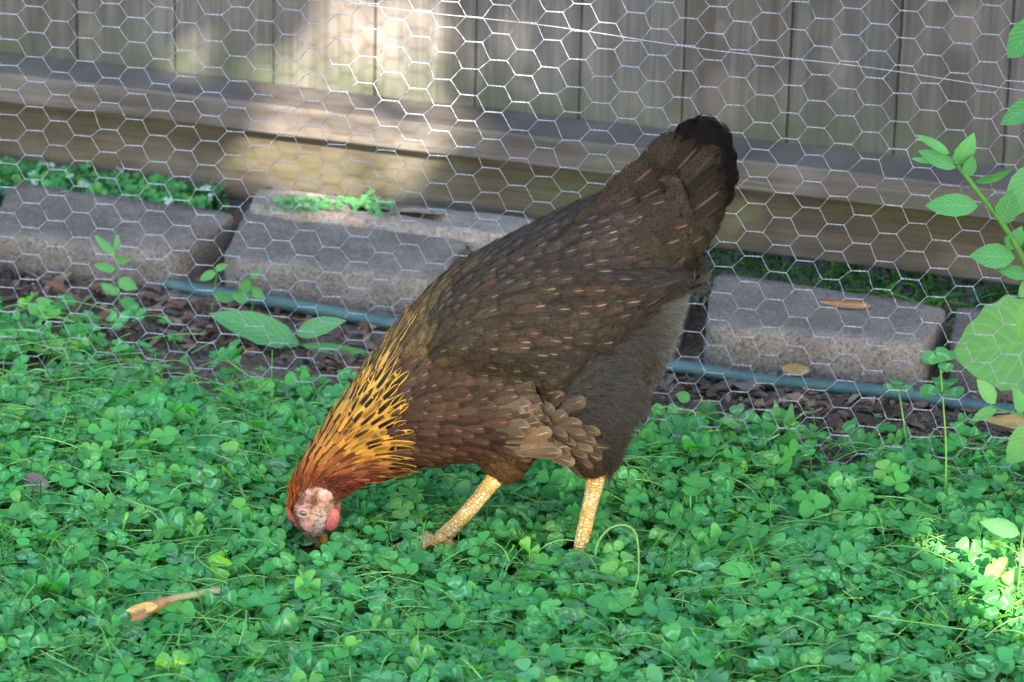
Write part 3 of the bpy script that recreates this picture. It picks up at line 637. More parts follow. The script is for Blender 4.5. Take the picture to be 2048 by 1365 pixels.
bad = in_gap(V.reshape(-1, 3)).reshape(n, 4).any(1) | in_gap(C); bad &= rng.random(n) > .03; V = V[~bad]; n = len(V); cc = np.concatenate([np.repeat((leaf_cols(n)*.8)[:, None], 4, 1), np.zeros((n, 4, 1))], -1).reshape(-1, 4)  # added crown loses its leaves wherever a sun patch should land
mesh_obj('crown', V.reshape(-1, 3), np.arange(4*n).reshape(n, 4), M_tree, tree, False, {'fcol': cc}, np.tile([[0, 0], [1, .5], [0, 1], [-1, .5]], (n, 1)))
M_bark = plain("bark", (.09, .07, .055), (.2, .17, .14), 14, .9, .1, .8, .02)
mb = MB(); tc = TC+SH*1.75-S*.3; tb = np.array([tc[0], tc[1], -.05]); P = spline([tb, tb+[.05, .1, .9], tc-[0, 0, .3], tc+SU*1.2], 16); tube(mb, P, np.linspace(.13, .03, 16), 12)
for k in range(16):
    p0 = P[6+k % 8]; e_ = TC+SH*random.uniform(-2.6, 2.6)+SU*random.uniform(-1, 1.3)+S*random.uniform(-.6, .6)
    L_ = spline([p0, p0*.5+e_*.5+[0, 0, .1], e_], 40); gp = in_gap(L_); kk = int(np.argmax(gp)) if gp.any() else 40
    if kk > 6: tube(mb, L_[:kk], np.linspace(.05, .012, kk), 7)
mb.build('trunk', M_bark, tree)

# ------------------------------------------------------------------ the hen
hb = PP(1020, 1115); hen = empty('hen', [hb[0], hb[1], 0]); tag(hen, 'brown hen with golden hackle pecking at the clover, head down and tail up', 'hen')
#      top contour,      bottom contour,   half width (m)
ST = [((622, 1072), (652, 1072), .0055), ((603, 1054), (658, 1056), .0095), ((588, 1030), (664, 1034), .0130), ((581, 1002), (672, 1004), .0155), ((583, 972), (688, 984), .0175), ((602, 925), (722, 966), .021),
      ((630, 882), (764, 952), .026), ((668, 824), (808, 938), .034), ((712, 762), (858, 925), .046), ((758, 702), (915, 912), .060), ((815, 632), (985, 903), .074),
      ((882, 562), (1068, 893), .083), ((962, 508), (1158, 866), .086), ((1044, 466), (1248, 816), .082), ((1118, 428), (1310, 736), .074), ((1202, 392), (1350, 634), .058), ((1268, 364), (1370, 556), .042), ((1322, 345), (1388, 488), .024), ((1356, 335), (1396, 440), .010)]
tp = spline([list(PP(*s[0]))+list(PP(*s[1]))+[s[2]] for s in ST], 64)
K = 40; V = []
for r_ in tp:
    T_, B_, w_ = r_[:3], r_[3:6], r_[6]; c_ = (T_+B_)/2; h_ = (T_-B_)/2
    for k in range(K):
        t = 2*math.pi*k/K; ct, st_ = math.cos(t), math.sin(t)
        e_ = .92; V.append(c_+h_*math.copysign(abs(ct)**e_, ct)+np.array([0, -w_, 0])*math.copysign(abs(st_)**.88, st_)*(1-.12*ct))
m = len(tp); Fc = [(i*K+j, i*K+(j+1) % K, (i+1)*K+(j+1) % K, (i+1)*K+j) for i in range(m-1) for j in range(K)]+[tuple(range(K))[::-1], tuple(range((m-1)*K, m*K))]
mb = MB(); mb.add(V, Fc)
def limb(pts, rad, dys, k=14, flat=1.0): P = spline([PP(x, y, dy) for (x, y), dy in zip(pts, dys)], 14); tube(mb, P, np.interp(np.linspace(0, 1, 14), np.linspace(0, 1, len(rad)), rad), k, None, flat)
limb([(1175, 700), (1172, 790), (1172, 850), (1185, 915), (1192, 940)], [.05, .056, .042, .023, .013], [-.045, -.052, -.052, -.046, -.044])
limb([(1060, 780), (1030, 840), (1008, 890), (998, 930), (985, 950)], [.045, .045, .034, .025, .014], [.035, .04, .042, .042, .04])
tmp = mb.build('tmp_body', None); md = tmp.modifiers.new('r', 'REMESH'); md.mode = 'VOXEL'; md.voxel_size = .0038; ms = tmp.modifiers.new('s', 'SMOOTH'); ms.factor = .6; ms.iterations = 8
bpy.context.view_layer.update(); ev = tmp.evaluated_get(bpy.context.evaluated_depsgraph_get()); me = bpy.data.meshes.new_from_object(ev)
bv = np.empty(len(me.vertices)*3); me.vertices.foreach_get('co', bv); bv = bv.reshape(-1, 3); bn = np.empty(len(me.vertices)*3); me.vertices.foreach_get('normal', bn); bn = bn.reshape(-1, 3)
old = tmp.data; bpy.data.objects.remove(tmp); bpy.data.meshes.remove(old)
def spx(P):                                # side-view picture coordinates; the far side is mirrored onto the near side
    P = np.array(P, float); P[..., 1] = Y0-np.abs(P[..., 1]-Y0); return proj(P)
WING = [(842, 640), (880, 585), (960, 540), (1060, 515), (1180, 512), (1300, 520), (1402, 540), (1412, 560), (1330, 600), (1260, 640), (1225, 690), (1165, 735), (1108, 800), (1040, 775), (960, 765), (890, 760), (845, 715)]
def seg_dist(q, poly, closed=True):
    P = np.array(poly, float); d = np.full(len(q), 1e9); m_ = len(P)
    for i in range(m_ if closed else m_-1):
        a, b = P[i], P[(i+1) % m_]; t = np.clip(((q-a)@(b-a))/((b-a)@(b-a)), 0, 1); d = np.minimum(d, np.linalg.norm(q-a-t[:, None]*(b-a), axis=1))
    return d
q = spx(bv); ins = np.array([inpoly(x, y, WING) for x, y in q]); dst = seg_dist(q, WING)
lower = seg_dist(q, WING[6:13], False)
soft = np.clip(dst/70, 0, 1); soft = soft*soft*(3-2*soft); hard = np.clip(dst/14, 0, 1)
nearlow = np.clip(1-(lower-dst)/40, 0, 1)
amt = np.where(ins, .013*(soft*(1-nearlow)+np.maximum(soft, hard)*nearlow), 0)*(np.abs(bn[:, 1]) > .25)
bv = bv+bn*amt[:, None]; me.vertices.foreach_set('co', bv.astype(np.float32).ravel()); me.update(); me.polygons.foreach_set('use_smooth', np.ones(len(me.polygons), bool))
cq = np.zeros((len(bv), 4), np.float32); cq[:, :3] = lin((36, 29, 25)); q = spx(bv)
cq[q[:, 0] < 830, :3] = lin((84, 48, 22)); cq[(q[:, 1] > 975) & (q[:, 0] < 700), :3] = lin((90, 50, 34))
a_ = me.attributes.new('fcol', 'FLOAT_COLOR', 'POINT'); a_.data.foreach_set('color', cq.ravel())
g = NT("hen_down"); M_down = g.done(g.mix(g.math('MULTIPLY', g.noise(400), .6), g.attr('fcol').outputs['Color'], (.02, .015, .012)), .9, .1)
me.materials.clear(); me.materials.append(M_down); body = bpy.data.objects.new('body', me); col.objects.link(body); body.parent = hen; body.matrix_parent_inverse = Matrix.Translation(hen.location).inverted()
tris = []
for p in me.polygons:
    v = list(p.vertices); tris += [(v[0], v[i], v[i+1]) for i in range(1, len(v)-1)]
tris = np.array(tris); bvh = BVHTree.FromPolygons([Vector(v) for v in bv], [tuple(map(int, t)) for t in tris])
# direction in which feathers lie, degrees in the side view
DF = np.array([(600, 960, 68), (590, 1000, 80), (640, 930, 45), (690, 975, 12), (650, 860, 57), (720, 760, 56), (700, 900, 38), (740, 945, 12), (760, 850, 36), (800, 790, 38), (830, 700, 48), (820, 890, 12), (860, 620, 50),
               (920, 560, 46), (1000, 490, 40), (1100, 430, 34), (1200, 380, 36), (1060, 490, 28), (1150, 470, 22), (1220, 450, 16), (1300, 460, 18), (1320, 390, 40), (1380, 330, 52), (1400, 420, 36), (1380, 500, 30), (1290, 330, 48),
               (900, 680, 18), (1000, 640, 5), (950, 730, 0), (1050, 740, -8), (1100, 690, -6), (1150, 600, 2), (1250, 560, 4), (1100, 550, 10), (1300, 570, 22), (1220, 650, 35), (1150, 740, 38), (1370, 560, 25),
               (860, 830, 10), (880, 770, 22), (900, 900, 8), (960, 800, 24), (1000, 850, 22), (1060, 880, 12), (1080, 810, 50), (1120, 830, 45), (1140, 870, 8), (1150, 905, -18), (1060, 915, -22), (980, 920, -60), (1000, 950, -70),
               (1250, 700, -35), (1330, 640, -25), (1370, 700, -20), (1220, 820, -35), (1300, 780, -30), (1180, 930, -75), (1230, 880, -40), (1290, 830, -15)], float)
def field(q):
    d2 = ((DF[None, :, :2]-q[:, None])**2).sum(-1)+60; w_ = d2**-1.6; a = np.radians(DF[:, 2]); return np.arctan2((w_*np.sin(a)).sum(1), (w_*np.cos(a)).sum(1))
FACE = [(612, 975), (640, 968), (668, 985), (672, 1010), (664, 1040), (650, 1075), (620, 1085), (600, 1060), (588, 1030), (592, 1000)]
FLUFF = [(1112, 800), (1170, 740), (1228, 692), (1265, 645), (1335, 600), (1412, 556), (1450, 640), (1370, 860), (1250, 940), (1170, 900), (1165, 860), (1120, 820)]
def region(x, y):
    if y > 985 and x < 690 or inpoly(x, y, FACE): return 'face'
    if x < 768-(y-690)*.06 and y > 640: return 'hackle'
    if inpoly(x, y, WING): return 'wing'
    if inpoly(x, y, FLUFF): return 'fluff'
    if y > 905 and x > 930: return 'leg'
    if y > 745 and x < 1060 or (y > 820): return 'breast' if x < 990 else 'belly'
    if x > 1235 and y < 600: return 'tail'
    return 'back'
# candidates on the surface
Tv = bv[tris]; ar = np.linalg.norm(np.cross(Tv[:, 1]-Tv[:, 0], Tv[:, 2]-Tv[:, 0]), axis=1); NC = 34000
ti = rng.choice(len(tris), NC, p=ar/ar.sum()); r1 = np.sqrt(rng.random(NC))[:, None]; r2 = rng.random(NC)[:, None]
CP = Tv[ti, 0]*(1-r1)+Tv[ti, 1]*r1*(1-r2)+Tv[ti, 2]*r1*r2; CQ = spx(CP); REG = [region(x, y) for x, y in CQ]; DA = field(CQ)
RAD = dict(face=1, hackle=.0056, wing=.0088, fluff=.0075, leg=.0075, breast=.0088, belly=.0095, tail=.013, back=.0088)
AN = ('wing', 'back', 'breast'); cell = {}; sel = []
for i in range(NC):
    rg = REG[i]
    if rg == 'face': continue
    r_ = RAD[rg]; p = CP[i]; key = tuple(np.floor(p/.021).astype(int)); ok = True
    for dx in (-1, 0, 1):
        for dy in (-1, 0, 1):
            for dz in (-1, 0, 1):
                for j in cell.get((key[0]+dx, key[1]+dy, key[2]+dz), ()):
                    dd = p-CP[j]; al = dd[0]*math.cos(DA[i])+dd[2]*math.sin(DA[i]); el = dd@dd
                    # feathers sit in longish cells: closer together across than along
                    if el-(.95 if rg == 'hackle' else .78 if rg in AN else .45)*al*al < r_*r_*.62: ok = False; break
                if not ok: break
            if not ok: break
        if not ok: break
    if ok: cell.setdefault(key, []).append(i); sel.append(i)
bi = [i for i in sel if REG[i] == 'back']; BPt = CP[bi]; seen = -np.ones(len(bi), int); nc = 0
for s0 in range(len(bi)):
    if seen[s0] >= 0: continue
    st_ = [s0]; seen[s0] = nc
    while st_:
        k = st_.pop(); nb = np.where((((BPt-BPt[k])**2).sum(1) < .024**2) & (seen < 0))[0]; seen[nb] = nc; st_ += list(nb)
    nc += 1
big_c = np.bincount(seen).argmax()
for k, i in enumerate(bi):
    if seen[k] != big_c: REG[i] = 'face'
# feather shapes: (v, halfwidth)
SHAPE = dict(round=([0, .15, .35, .55, .75, .88, .96, 1], [.25, .55, .8, .95, 1, .86, .55, .12]),
             lance=([0, .15, .35, .55, .75, .88, .96, 1], [.5, .8, .95, 1, .92, .70, .40, .06]),
             quill=([0, .1, .3, .5, .75, .9, .97, 1], [.4, .7, .9, 1, 1, .9, .6, .2]))
US = np.array([-1, -.5, 0, .5, 1.])
class Feathers:
    def __init__(s, gain=.48): s.g = gain; s.V = []; s.U = []; s.C = []; s.S = []; s.E = []; s.n = 0
    def add(s, V, uv, base, shaft, edge, centre, pale):
        base = np.asarray(base)*s.g; edge = np.asarray(edge)*s.g; shaft = np.asarray(shaft)*(s.g*1.15)
        n = len(V); s.V.append(V); s.U.append(uv); s.C.append(np.tile([*base, centre], (n, 1))); s.S.append(np.tile([*shaft, pale], (n, 1))); s.E.append(np.tile([*edge, random.random()], (n, 1))); s.n += 1
    def build(s, name, mat, parent):
        V = np.concatenate(s.V); F0 = np.array([(5*k+a, 5*k+a+1, 5*k+a+6, 5*k+a+5) for k in range(7) for a in range(4)])
        Fc = (F0[None]+40*np.arange(s.n)[:, None, None]).reshape(-1, 4)
        return mesh_obj(name, V, Fc, mat, parent, True, {'fcol': np.concatenate(s.C), 'scol': np.concatenate(s.S), 'ecol': np.concatenate(s.E)}, np.concatenate(s.U))
def grow(fs, P, ang, L, W, shape, cols, lift0=.0006, tip=.004, centre=0., pale=1., camber=.05, wave=0., follow=.5, tipstart=0):
    """one feather following the body surface"""
    vs, hw = SHAPE[shape]; loc, nor, _, _ = bvh.find_nearest(Vector(P)); p = np.array(loc); n_ = np.array(nor); near = -1 if P[1] < Y0 else 1
    V = []; UV = []; a0 = ang; prev = 0
    for k, (v, h_) in enumerate(zip(vs, hw)):
        if k:
            q_ = spx(p[None]); aa = field(q_)[0]; dlt = (aa-a0+math.pi) % (2*math.pi)-math.pi; a = a0+dlt*follow*v
            d = np.array([math.cos(a), 0, math.sin(a)]); d = d-n_*(d@n_); ln = np.linalg.norm(d)
            d = d/ln if ln > .25 else dprev
            nx = p+d*L*(v-vs[k-1]); loc, nor, _, dd = bvh.find_nearest(Vector(nx))
            if dd is None or dd > .012: p = nx
            else: p = np.array(loc)+0; n_ = n_*.55+np.array(nor)*.45; n_ /= np.linalg.norm(n_)
            dprev = d
        else:
            d = np.array([math.cos(a0), 0, math.sin(a0)]); d = d-n_*(d@n_); ln = np.linalg.norm(d)
            if ln < .2: d = np.array([math.cos(a0), 0, math.sin(a0)])
            d = d/np.linalg.norm(d); dprev = d
        side = np.cross(n_, dprev); side /= np.linalg.norm(side)
        for u in US:
            V.append(p+side*u*h_*W*.5+n_*(lift0+tip*v**1.3-camber*W*abs(u)**2*h_+wave*math.sin(v*9+u))); UV.append((u, v))
    fs.add(np.array(V), np.array(UV), *[lin(c) for c in cols], centre, pale)
def jit(c, a=.1):
    t = 1+random.uniform(-a, a); return [min(255, x*t*(1+random.uniform(-.03, .03))) for x in c]
G_ = {k: Feathers(dict(hackle=.88, fluff=.80, belly=.72, breast=.52, tail=.5, leg=.5).get(k, .5)) for k in ('hackle', 'wing', 'breast', 'belly', 'back', 'tail', 'fluff', 'leg')}
NW = {1: Feathers(), -1: Feathers()}
def blend(a, b, t): t = min(1, max(0, t)); return [x*(1-t)+y*t for x, y in zip(a, b)]
for i in sel:
    P = CP[i]; x, y = CQ[i]; rg = REG[i]; a = DA[i]+random.gauss(0, .07); far = P[1] > Y0
    if rg == 'hackle':
        t = ((x-600)*.6+(1000-y)*.5)/300; L = .030+.034*min(1, t); t2 = min(1, max(0, t))
        low = max(0, min(1, (y-(1010-.12*(x-600)*1.0)+70)/60)) if y > 860 else 0
        base = blend((136, 74, 30), (186, 142, 54), t2*1.8); base = blend(base, (120, 52, 30), low*.8)
        if y > 935 and x > 640: base = blend(base, (112, 58, 42), .7)
        grow(G_['hackle'], P, a, L*random.uniform(.85, 1.15), random.uniform(.006, .0095)*(.6+.5*t2), 'lance', (jit(base, .16), jit(blend(base, (225, 180, 110), .5)), jit(blend(base, (206, 158, 62), .7))), .0004, .0042, centre=min(1, max(0, t2*1.9-.3))*random.choice([.5, 1, 1, 1]), pale=.2, camber=.10, wave=.0006)
    elif rg == 'wing':
        rf = random.random(); base = blend((80, 68, 50), (64, 56, 47), (x-900)/300)
        if random.random() < .2: base = blend(base, (84, 58, 46), .4)
        L = .034+.020*max(0, min(1, (x-950)/250)); grow(NW[1 if far else -1], P, a, L*random.uniform(.85, 1.1), random.uniform(.014, .018), 'round', (jit(base, .13), jit((172, 148, 114), .1), jit(blend(base, (84, 72, 56), .15))), 0.0006, .0020, pale=(1.0 if x < 1190 else .4)*random.choice([0, .3, .6, .9]), camber=.04)
    elif rg == 'breast':
        base = blend((86, 66, 52), (86, 72, 60), (x-880)/170); base = blend(base, (88, 60, 47), (y-820)/80)
        grow(G_['breast'], P, a, .028*random.uniform(.85, 1.15), random.uniform(.012, .016), 'round', (jit(base, .15), jit((176, 138, 114)), jit(blend(base, (120, 92, 72), .4))), .0006, .0030, pale=random.choice([.2, .6, .9]), camber=.04)
    elif rg == 'belly':
        base = blend((88, 74, 60), (80, 70, 60), random.random())
        grow(G_['belly'], P, a, .034*random.uniform(.8, 1.15), random.uniform(.014, .019), 'round', (jit(base, .2), jit((168, 142, 118)), jit((128, 106, 86))), .0008, .0065, pale=.7, camber=.14, centre=.0)
    elif rg == 'back':
        sh = max(0, min(1, (x-830)/120)); base = blend((120, 96, 56), (70, 61, 52), sh)
        ridge = y < 545-(x-900)*.45
        edge = blend(base, (118, 112, 108), .55 if ridge and x > 860 else .12)
        grow(G_['back'], P, a, .038*random.uniform(.85, 1.15), random.uniform(.013, .018), 'round', (jit(base, .14), jit((166, 142, 106) if not ridge else (120, 104, 84)), jit(edge)), .0006, .0028, pale=random.choice([.2, .5, .8]) if not ridge else .15, camber=.04)
    elif rg == 'tail':
        base = blend((72, 62, 51), (60, 53, 45), random.random())
        grow(G_['tail'], P, a, .046*random.uniform(.8, 1.15), random.uniform(.022, .030), 'round', (jit(base, .12), jit((170, 132, 90)), jit(blend(base, (72, 62, 54), .4))), .001, .005, pale=.4*(random.random() < .5), camber=.04)
    elif rg == 'fluff':
        base = blend((70, 68, 65), (58, 55, 52), random.random())
        grow(G_['fluff'], P, a, .024, .013, 'round', (jit(base, .1), jit(base), jit(base)), .0003, .002, pale=0, camber=.04)
    elif rg == 'leg':
        base = blend((102, 74, 50), (84, 66, 50), (x-960)/200); grow(G_['leg'], P, a, .020, .011, 'round', (jit(base, .12), jit(blend(base, (150, 120, 90), .5)), jit(blend(base, (130, 104, 78), .5))), .0004, .003, pale=.25, camber=.04)
# big feathers placed one by one: base px, tip px, lateral offset at base/tip, width px
def big(fs, b_, t_, dyb, dyt, w_, cols, shape='quill', bow=0., face=0., side=-1, pale=.3, camber=.16, centre=0.):
    A_ = PP(*b_); B_ = PP(*t_); A_ = PP(*b_, dy=side*dyb); B_ = PP(*t_, dy=side*dyt)
    if side > 0:                           # mirror of the near side feather
        A_ = PP(*b_, dy=-dyb); B_ = PP(*t_, dy=-dyt); A_[1] = 2*Y0-A_[1]; B_[1] = 2*Y0-B_[1]
    d = B_-A_; L = np.linalg.norm(d); d /= L; n_ = np.array([0, side, 0.]); n_ = n_*math.cos(face)+np.cross(d, n_)*math.sin(face); n_ -= d*(d@n_); n_ /= np.linalg.norm(n_); sd = np.cross(n_, d); W = w_/2000
    vs, hw = SHAPE[shape]; V = []; UV = []
    up = np.cross(np.array([0, -1., 0]), d)
    for v, h_ in zip(vs, hw):
        for u in US: V.append(A_+d*L*v+up*bow*L*math.sin(math.pi*v)+sd*u*h_*W*.5-n_*camber*W*u*u*h_); UV.append((u, v))
    fs.add(np.array(V), np.array(UV), *[lin(c) for c in cols], centre, pale)
BLK = ((14, 14, 18), (16, 16, 18), (15, 15, 19)); BR = ((64, 56, 48), (128, 110, 88), (36, 30, 26)); BR2 = ((50, 44, 38), (122, 104, 82), (30, 26, 23))
TLB = {1: Feathers(), -1: Feathers()}
for side in (-1, 1):
    fs = TLB[side]
    for k, (b_, t_, w_, bow) in enumerate([((1270, 470), (1398, 244), 62, -.02), ((1278, 475), (1426, 238), 70, -.02), ((1284, 480), (1450, 256), 72, -.02), ((1290, 490), (1462, 296), 70, -.015), ((1295, 500), (1470, 335), 60, -.01), ((1300, 505), (1466, 376), 44, 0)]):
        big(fs, b_, t_, .006+.0008*k, .004+.0016*k, w_+10, BLK, bow=bow, side=side, pale=.12)
    for k, (b_, t_, w_, c_) in enumerate([((1215, 440), (1366, 272), 74, BR), ((1225, 455), (1404, 284), 62, BR2), ((1235, 470), (1440, 296), 66, BR), ((1245, 490), (1448, 336), 70, BR2), ((1250, 505), (1452, 372), 66, BR), ((1262, 525), (1450, 404), 62, BR2), ((1262, 535), (1440, 436), 58, BR),
                                          ((1265, 545), (1418, 466), 70, BR), ((1258, 560), (1398, 520), 64, BR2)]):
        if side > 0 and k < 3: continue
        big(fs, b_, t_, .012+.0012*k, .008+.0020*k, w_+8, [jit(c, .16) for c in c_], 'round', side=side, pale=.45 if k % 3 == 1 else .1, bow=-.03)
    for k, (b_, t_, w_) in enumerate([((1180, 430), (1312, 330), 62), ((1170, 450), (1330, 372), 60), ((1190, 480), (1365, 430), 64), ((1200, 500), (1380, 470), 64), ((1210, 520), (1395, 510), 60), ((1150, 445), (1280, 390), 54), ((1160, 470), (1310, 430), 56)]):
        if side > 0: continue
        big(fs, b_, t_, .030, .026+.001*k, w_+6, [jit(c, .1) for c in BR], 'round', side=side, pale=.4, bow=-.02)
    # folded flight feathers along the lower edge of the wing
    ww = NW[side]
    for k in range(2, 9):
        f = k/8; b_ = (985+f*110, 765-f*120); t_ = (1150+f*235, 768-f*215+12*math.sin(f*3.1)); big(ww, b_, t_, .096-f*.006, .101-f*.040, 38, (jit((52, 44, 42)), jit((96, 100, 112)), jit((66, 58, 50))), side=side, pale=.5, bow=.01)
    for k in range(2, 6):
        f = k/5; b_ = (1040+f*100, 770-f*90); t_ = (1105+f*150, 805-f*150); big(ww, b_, t_, .084-f*.006, .092-f*.016, 24, ((36, 38, 44), (100, 110, 128), (60, 62, 72)), side=side, pale=.9)
    # large pale flank feathers hanging over the thigh
    fl = G_['belly']
    for k, (b_, t_, w_) in enumerate([((1040, 850), (1120, 796), 34), ((1060, 868), (1142, 812), 40), ((1020, 850), (1098, 790), 32), ((1060, 885), (1160, 868), 38), ((1040, 895), (1148, 892), 34), ((1000, 870), (1078, 812), 32), ((1075, 880), (1176, 884), 34), ((1070, 895), (1150, 928), 26), ((1010, 885), (1104, 862), 32), ((980, 870), (1050, 820), 30), ((1030, 905), (1125, 905), 26)]):
        big(fl, b_, t_, .074, .092, w_, (jit((98, 80, 62), .12), jit((176, 152, 130)), jit((142, 122, 102))), 'round', side=side, pale=.7, centre=.0, bow=-.03)
# feather material
def feather_mat(name, stip=.5, black=(.0025, .002, .002), rough=.75, spec=.12, sheen=.0, shaftlen=(.62, .90), bars=False, edge0=.45):
    g = NT(name); u = g.sep(g.attr('fuv').outputs['Vector']); au = g.math('ABSOLUTE', u[0]); v = u[1]
    A = g.attr('fcol'); Sx = g.attr('scol'); E = g.attr('ecol'); c = A.outputs['Color']
    st_ = g.noise(520, detail=3, rough=.75); c = g.mix(g.math('MULTIPLY', g.step(st_, .46, .60), stip), c, (.006, .005, .004)); c = g.mix(g.math('MULTIPLY', g.step(st_, .46, .36), stip*.5), c, g.mix(1, A.outputs['Color'], (1.9, 1.55, 1.2), 'MULTIPLY'))
    em = g.step(g.math('MAXIMUM', au, g.math('MULTIPLY', v, .97)), .78, .97); c = g.mix(g.math('MULTIPLY', em, .65), c, E.outputs['Color'])
    cm = g.math('MULTIPLY', g.step(au, .50, .70, 1, 0), g.math('MULTIPLY', g.step(v, .20, .45), g.step(v, .965, .998, 1, 0)))
    if bars: cm = g.math('MULTIPLY', g.math('MULTIPLY', cm, g.step(v, .35, .5)), g.step(g.noise(120, detail=1), .31, .40))
    c = g.mix(g.math('MULTIPLY', g.math('MULTIPLY', cm, 2.4), g.attr('fcol_w').outputs['Fac'], clamp=True), c, black)
    sm = g.math('MULTIPLY', g.step(au, .03, .09, 1, 0), g.math('MULTIPLY', g.step(v, shaftlen[0], shaftlen[0]+.15), g.step(v, shaftlen[1], shaftlen[1]+.04, 1, 0)))
    c = g.mix(g.math('MULTIPLY', sm, g.attr('scol_w').outputs['Fac']), c, Sx.outputs['Color'])
    barb = g.math('SINE', g.math('ADD', g.math('MULTIPLY', g.math('SUBTRACT', v, g.math('MULTIPLY', au, .22)), 230), g.math('MULTIPLY', g.noise(60), 8)))
    c = g.mix(g.math('MULTIPLY', g.step(barb, .2, 1), .22), c, (.006, .005, .004))
    g.bump(barb, .2, .0002); g.done(c, rough, spec)
    cb = g.n("ShaderNodeCombineXYZ"); g.set(cb.inputs[0], g.math('MULTIPLY', u[0], 1.3)); g.set(cb.inputs[1], g.math('MULTIPLY', g.math('SUBTRACT', v, g.math('MULTIPLY', au, .25)), 42)); g.set(cb.inputs[2], g.math('MULTIPLY', g.attr('ecol_w').outputs['Fac'], 90))
    rim = g.math('ADD', g.math('MAXIMUM', au, g.step(v, .62, 1.06)), g.math('MULTIPLY', g.math('SUBTRACT', g.noise(1.0, cb.outputs[0], 3), .5), 1.3))
    al = g.step(rim, edge0, 1.12, 1, 0)
    tp_ = g.n("ShaderNodeBsdfTransparent"); mx = g.n("ShaderNodeMixShader"); g.t.links.new(al, mx.inputs[0]); g.t.links.new(tp_.outputs[0], mx.inputs[1]); g.t.links.new(g.b.outputs[0], mx.inputs[2]); g.t.links.new(mx.outputs[0], g.t.nodes["Material Output"].inputs[0])
    return g.m
MF = feather_mat("body_feather", .8); MH = feather_mat("hackle_feather", .12, bars=True, rough=.55, spec=.2, edge0=.8); MBr = feather_mat("breast_feather", .3, edge0=.55); MFk = feather_mat("flank_feather", .3, edge0=1.0); MT = feather_mat("tail_feather", .75, spec=.03, rough=.7, edge0=.85); MFl = feather_mat("fluff_feather", .5, rough=.95, spec=.05)
G_['hackle'].build('neck_feathers', MH, hen); G_['breast'].build('breast_feathers', MBr, hen); G_['belly'].build('flank_feathers', MFk, hen); G_['back'].build('back_feathers', MF, hen)
G_['fluff'].build('fluff', MFl, hen); G_['leg'].build('thigh_feathers', MF, hen)
for s in (-1, 1): NW[s].build('wing', MF, hen)
t_ = G_['tail'].build('tail', MT, hen)
for s in (-1, 1): TLB[s].build('tail_feathers', MT, t_)
# fuzzy hairs: rear fluff, thighs, throat and face fringe
def hairs(name, sels, lens, rad, colf, out=.5, curl=.3, parent=hen, lift=0.0):
    P = np.array([CP[i] for i in sels]); n = len(P); D = np.zeros((n, 3)); N = np.zeros((n, 3)); 
    for k, p in enumerate(P):
        _, nor, _, _ = bvh.find_nearest(Vector(p)); N[k] = nor
    a = np.array([DA[i] for i in sels])+rng.normal(0, .3, n); D = np.stack([np.cos(a), rng.normal(0, .2, n), np.sin(a)], -1); D -= N*(D*N).sum(1)[:, None]; D /= np.linalg.norm(D, axis=1)[:, None]+1e-6
    P = P+rng.normal(0, .0013, (n, 3))*(1-np.abs(N))+N*lift
    L = rng.uniform(*lens, n)[:, None]; P0 = P; P1 = P+D*L*.5+N*L*out*.35; P2 = P+D*L+N*L*out*rng.uniform(.2, .8, (n, 1))-np.array([0, 0, 1])*L*curl*.3
    c_ = np.array([colf(i) for i in sels]); A = Acc(); A.add(strands(P0, P1, P2, rad*rng.uniform(.6, 1.2, n), c_, 4)); return A.build(name, M_hair, parent)
g = NT("hair_mat"); M_hair = g.done(g.attr('fcol').outputs['Color'], .8, .15)
CPf = [i for i in range(NC) if REG[i] == 'fluff']
ex = []
def fcol(i):
    x, y = CQ[i]; c_ = blend((76, 74, 70), (138, 140, 142), (x-1280)/90 if y > 600 else 0); c_ = blend(c_, (54, 45, 38), (y-820)/120); return lin(jit(c_, .25))*.78
hs = CPf*4+[i for i in CPf if CQ[i][0] > 1300]*5; hairs('fluff_down', hs, (.009, .024), .00022, fcol, .4)
hs = [i for i in range(NC) if REG[i] == 'leg']*3; hairs('thigh_down', hs, (.006, .012), .0002, lambda i: lin(jit((96, 74, 54), .25))*.5, .25)
hs = [i for i in range(NC) if REG[i] in ('hackle',) and CQ[i][1] > 955]*2+[i for i in range(NC) if REG[i] == 'face' and (((CQ[i][0]-629)/44)**2+((CQ[i][1]-1024)/56)**2 > .80) and CQ[i][1] < 1060]*9
hairs('cheek_feathers', hs, (.005, .013), .00036, lambda i: lin(jit(blend((150, 84, 36), (92, 44, 34), (CQ[i][0]-590)/80+random.uniform(-.3, .5)), .35))*.7, .18, 0, lift=.0016)

hs = [i for i in range(NC) if REG[i] == 'face' and inpoly(CQ[i][0], CQ[i][1], FACE)]*5
hairs('face_bristles', hs[::2], (.003, .007), .00022, lambda i: lin(jit(random.choice([(96, 76, 66), (150, 130, 118), (120, 96, 84)]), .2))*.8, .7, 0, lift=.001)
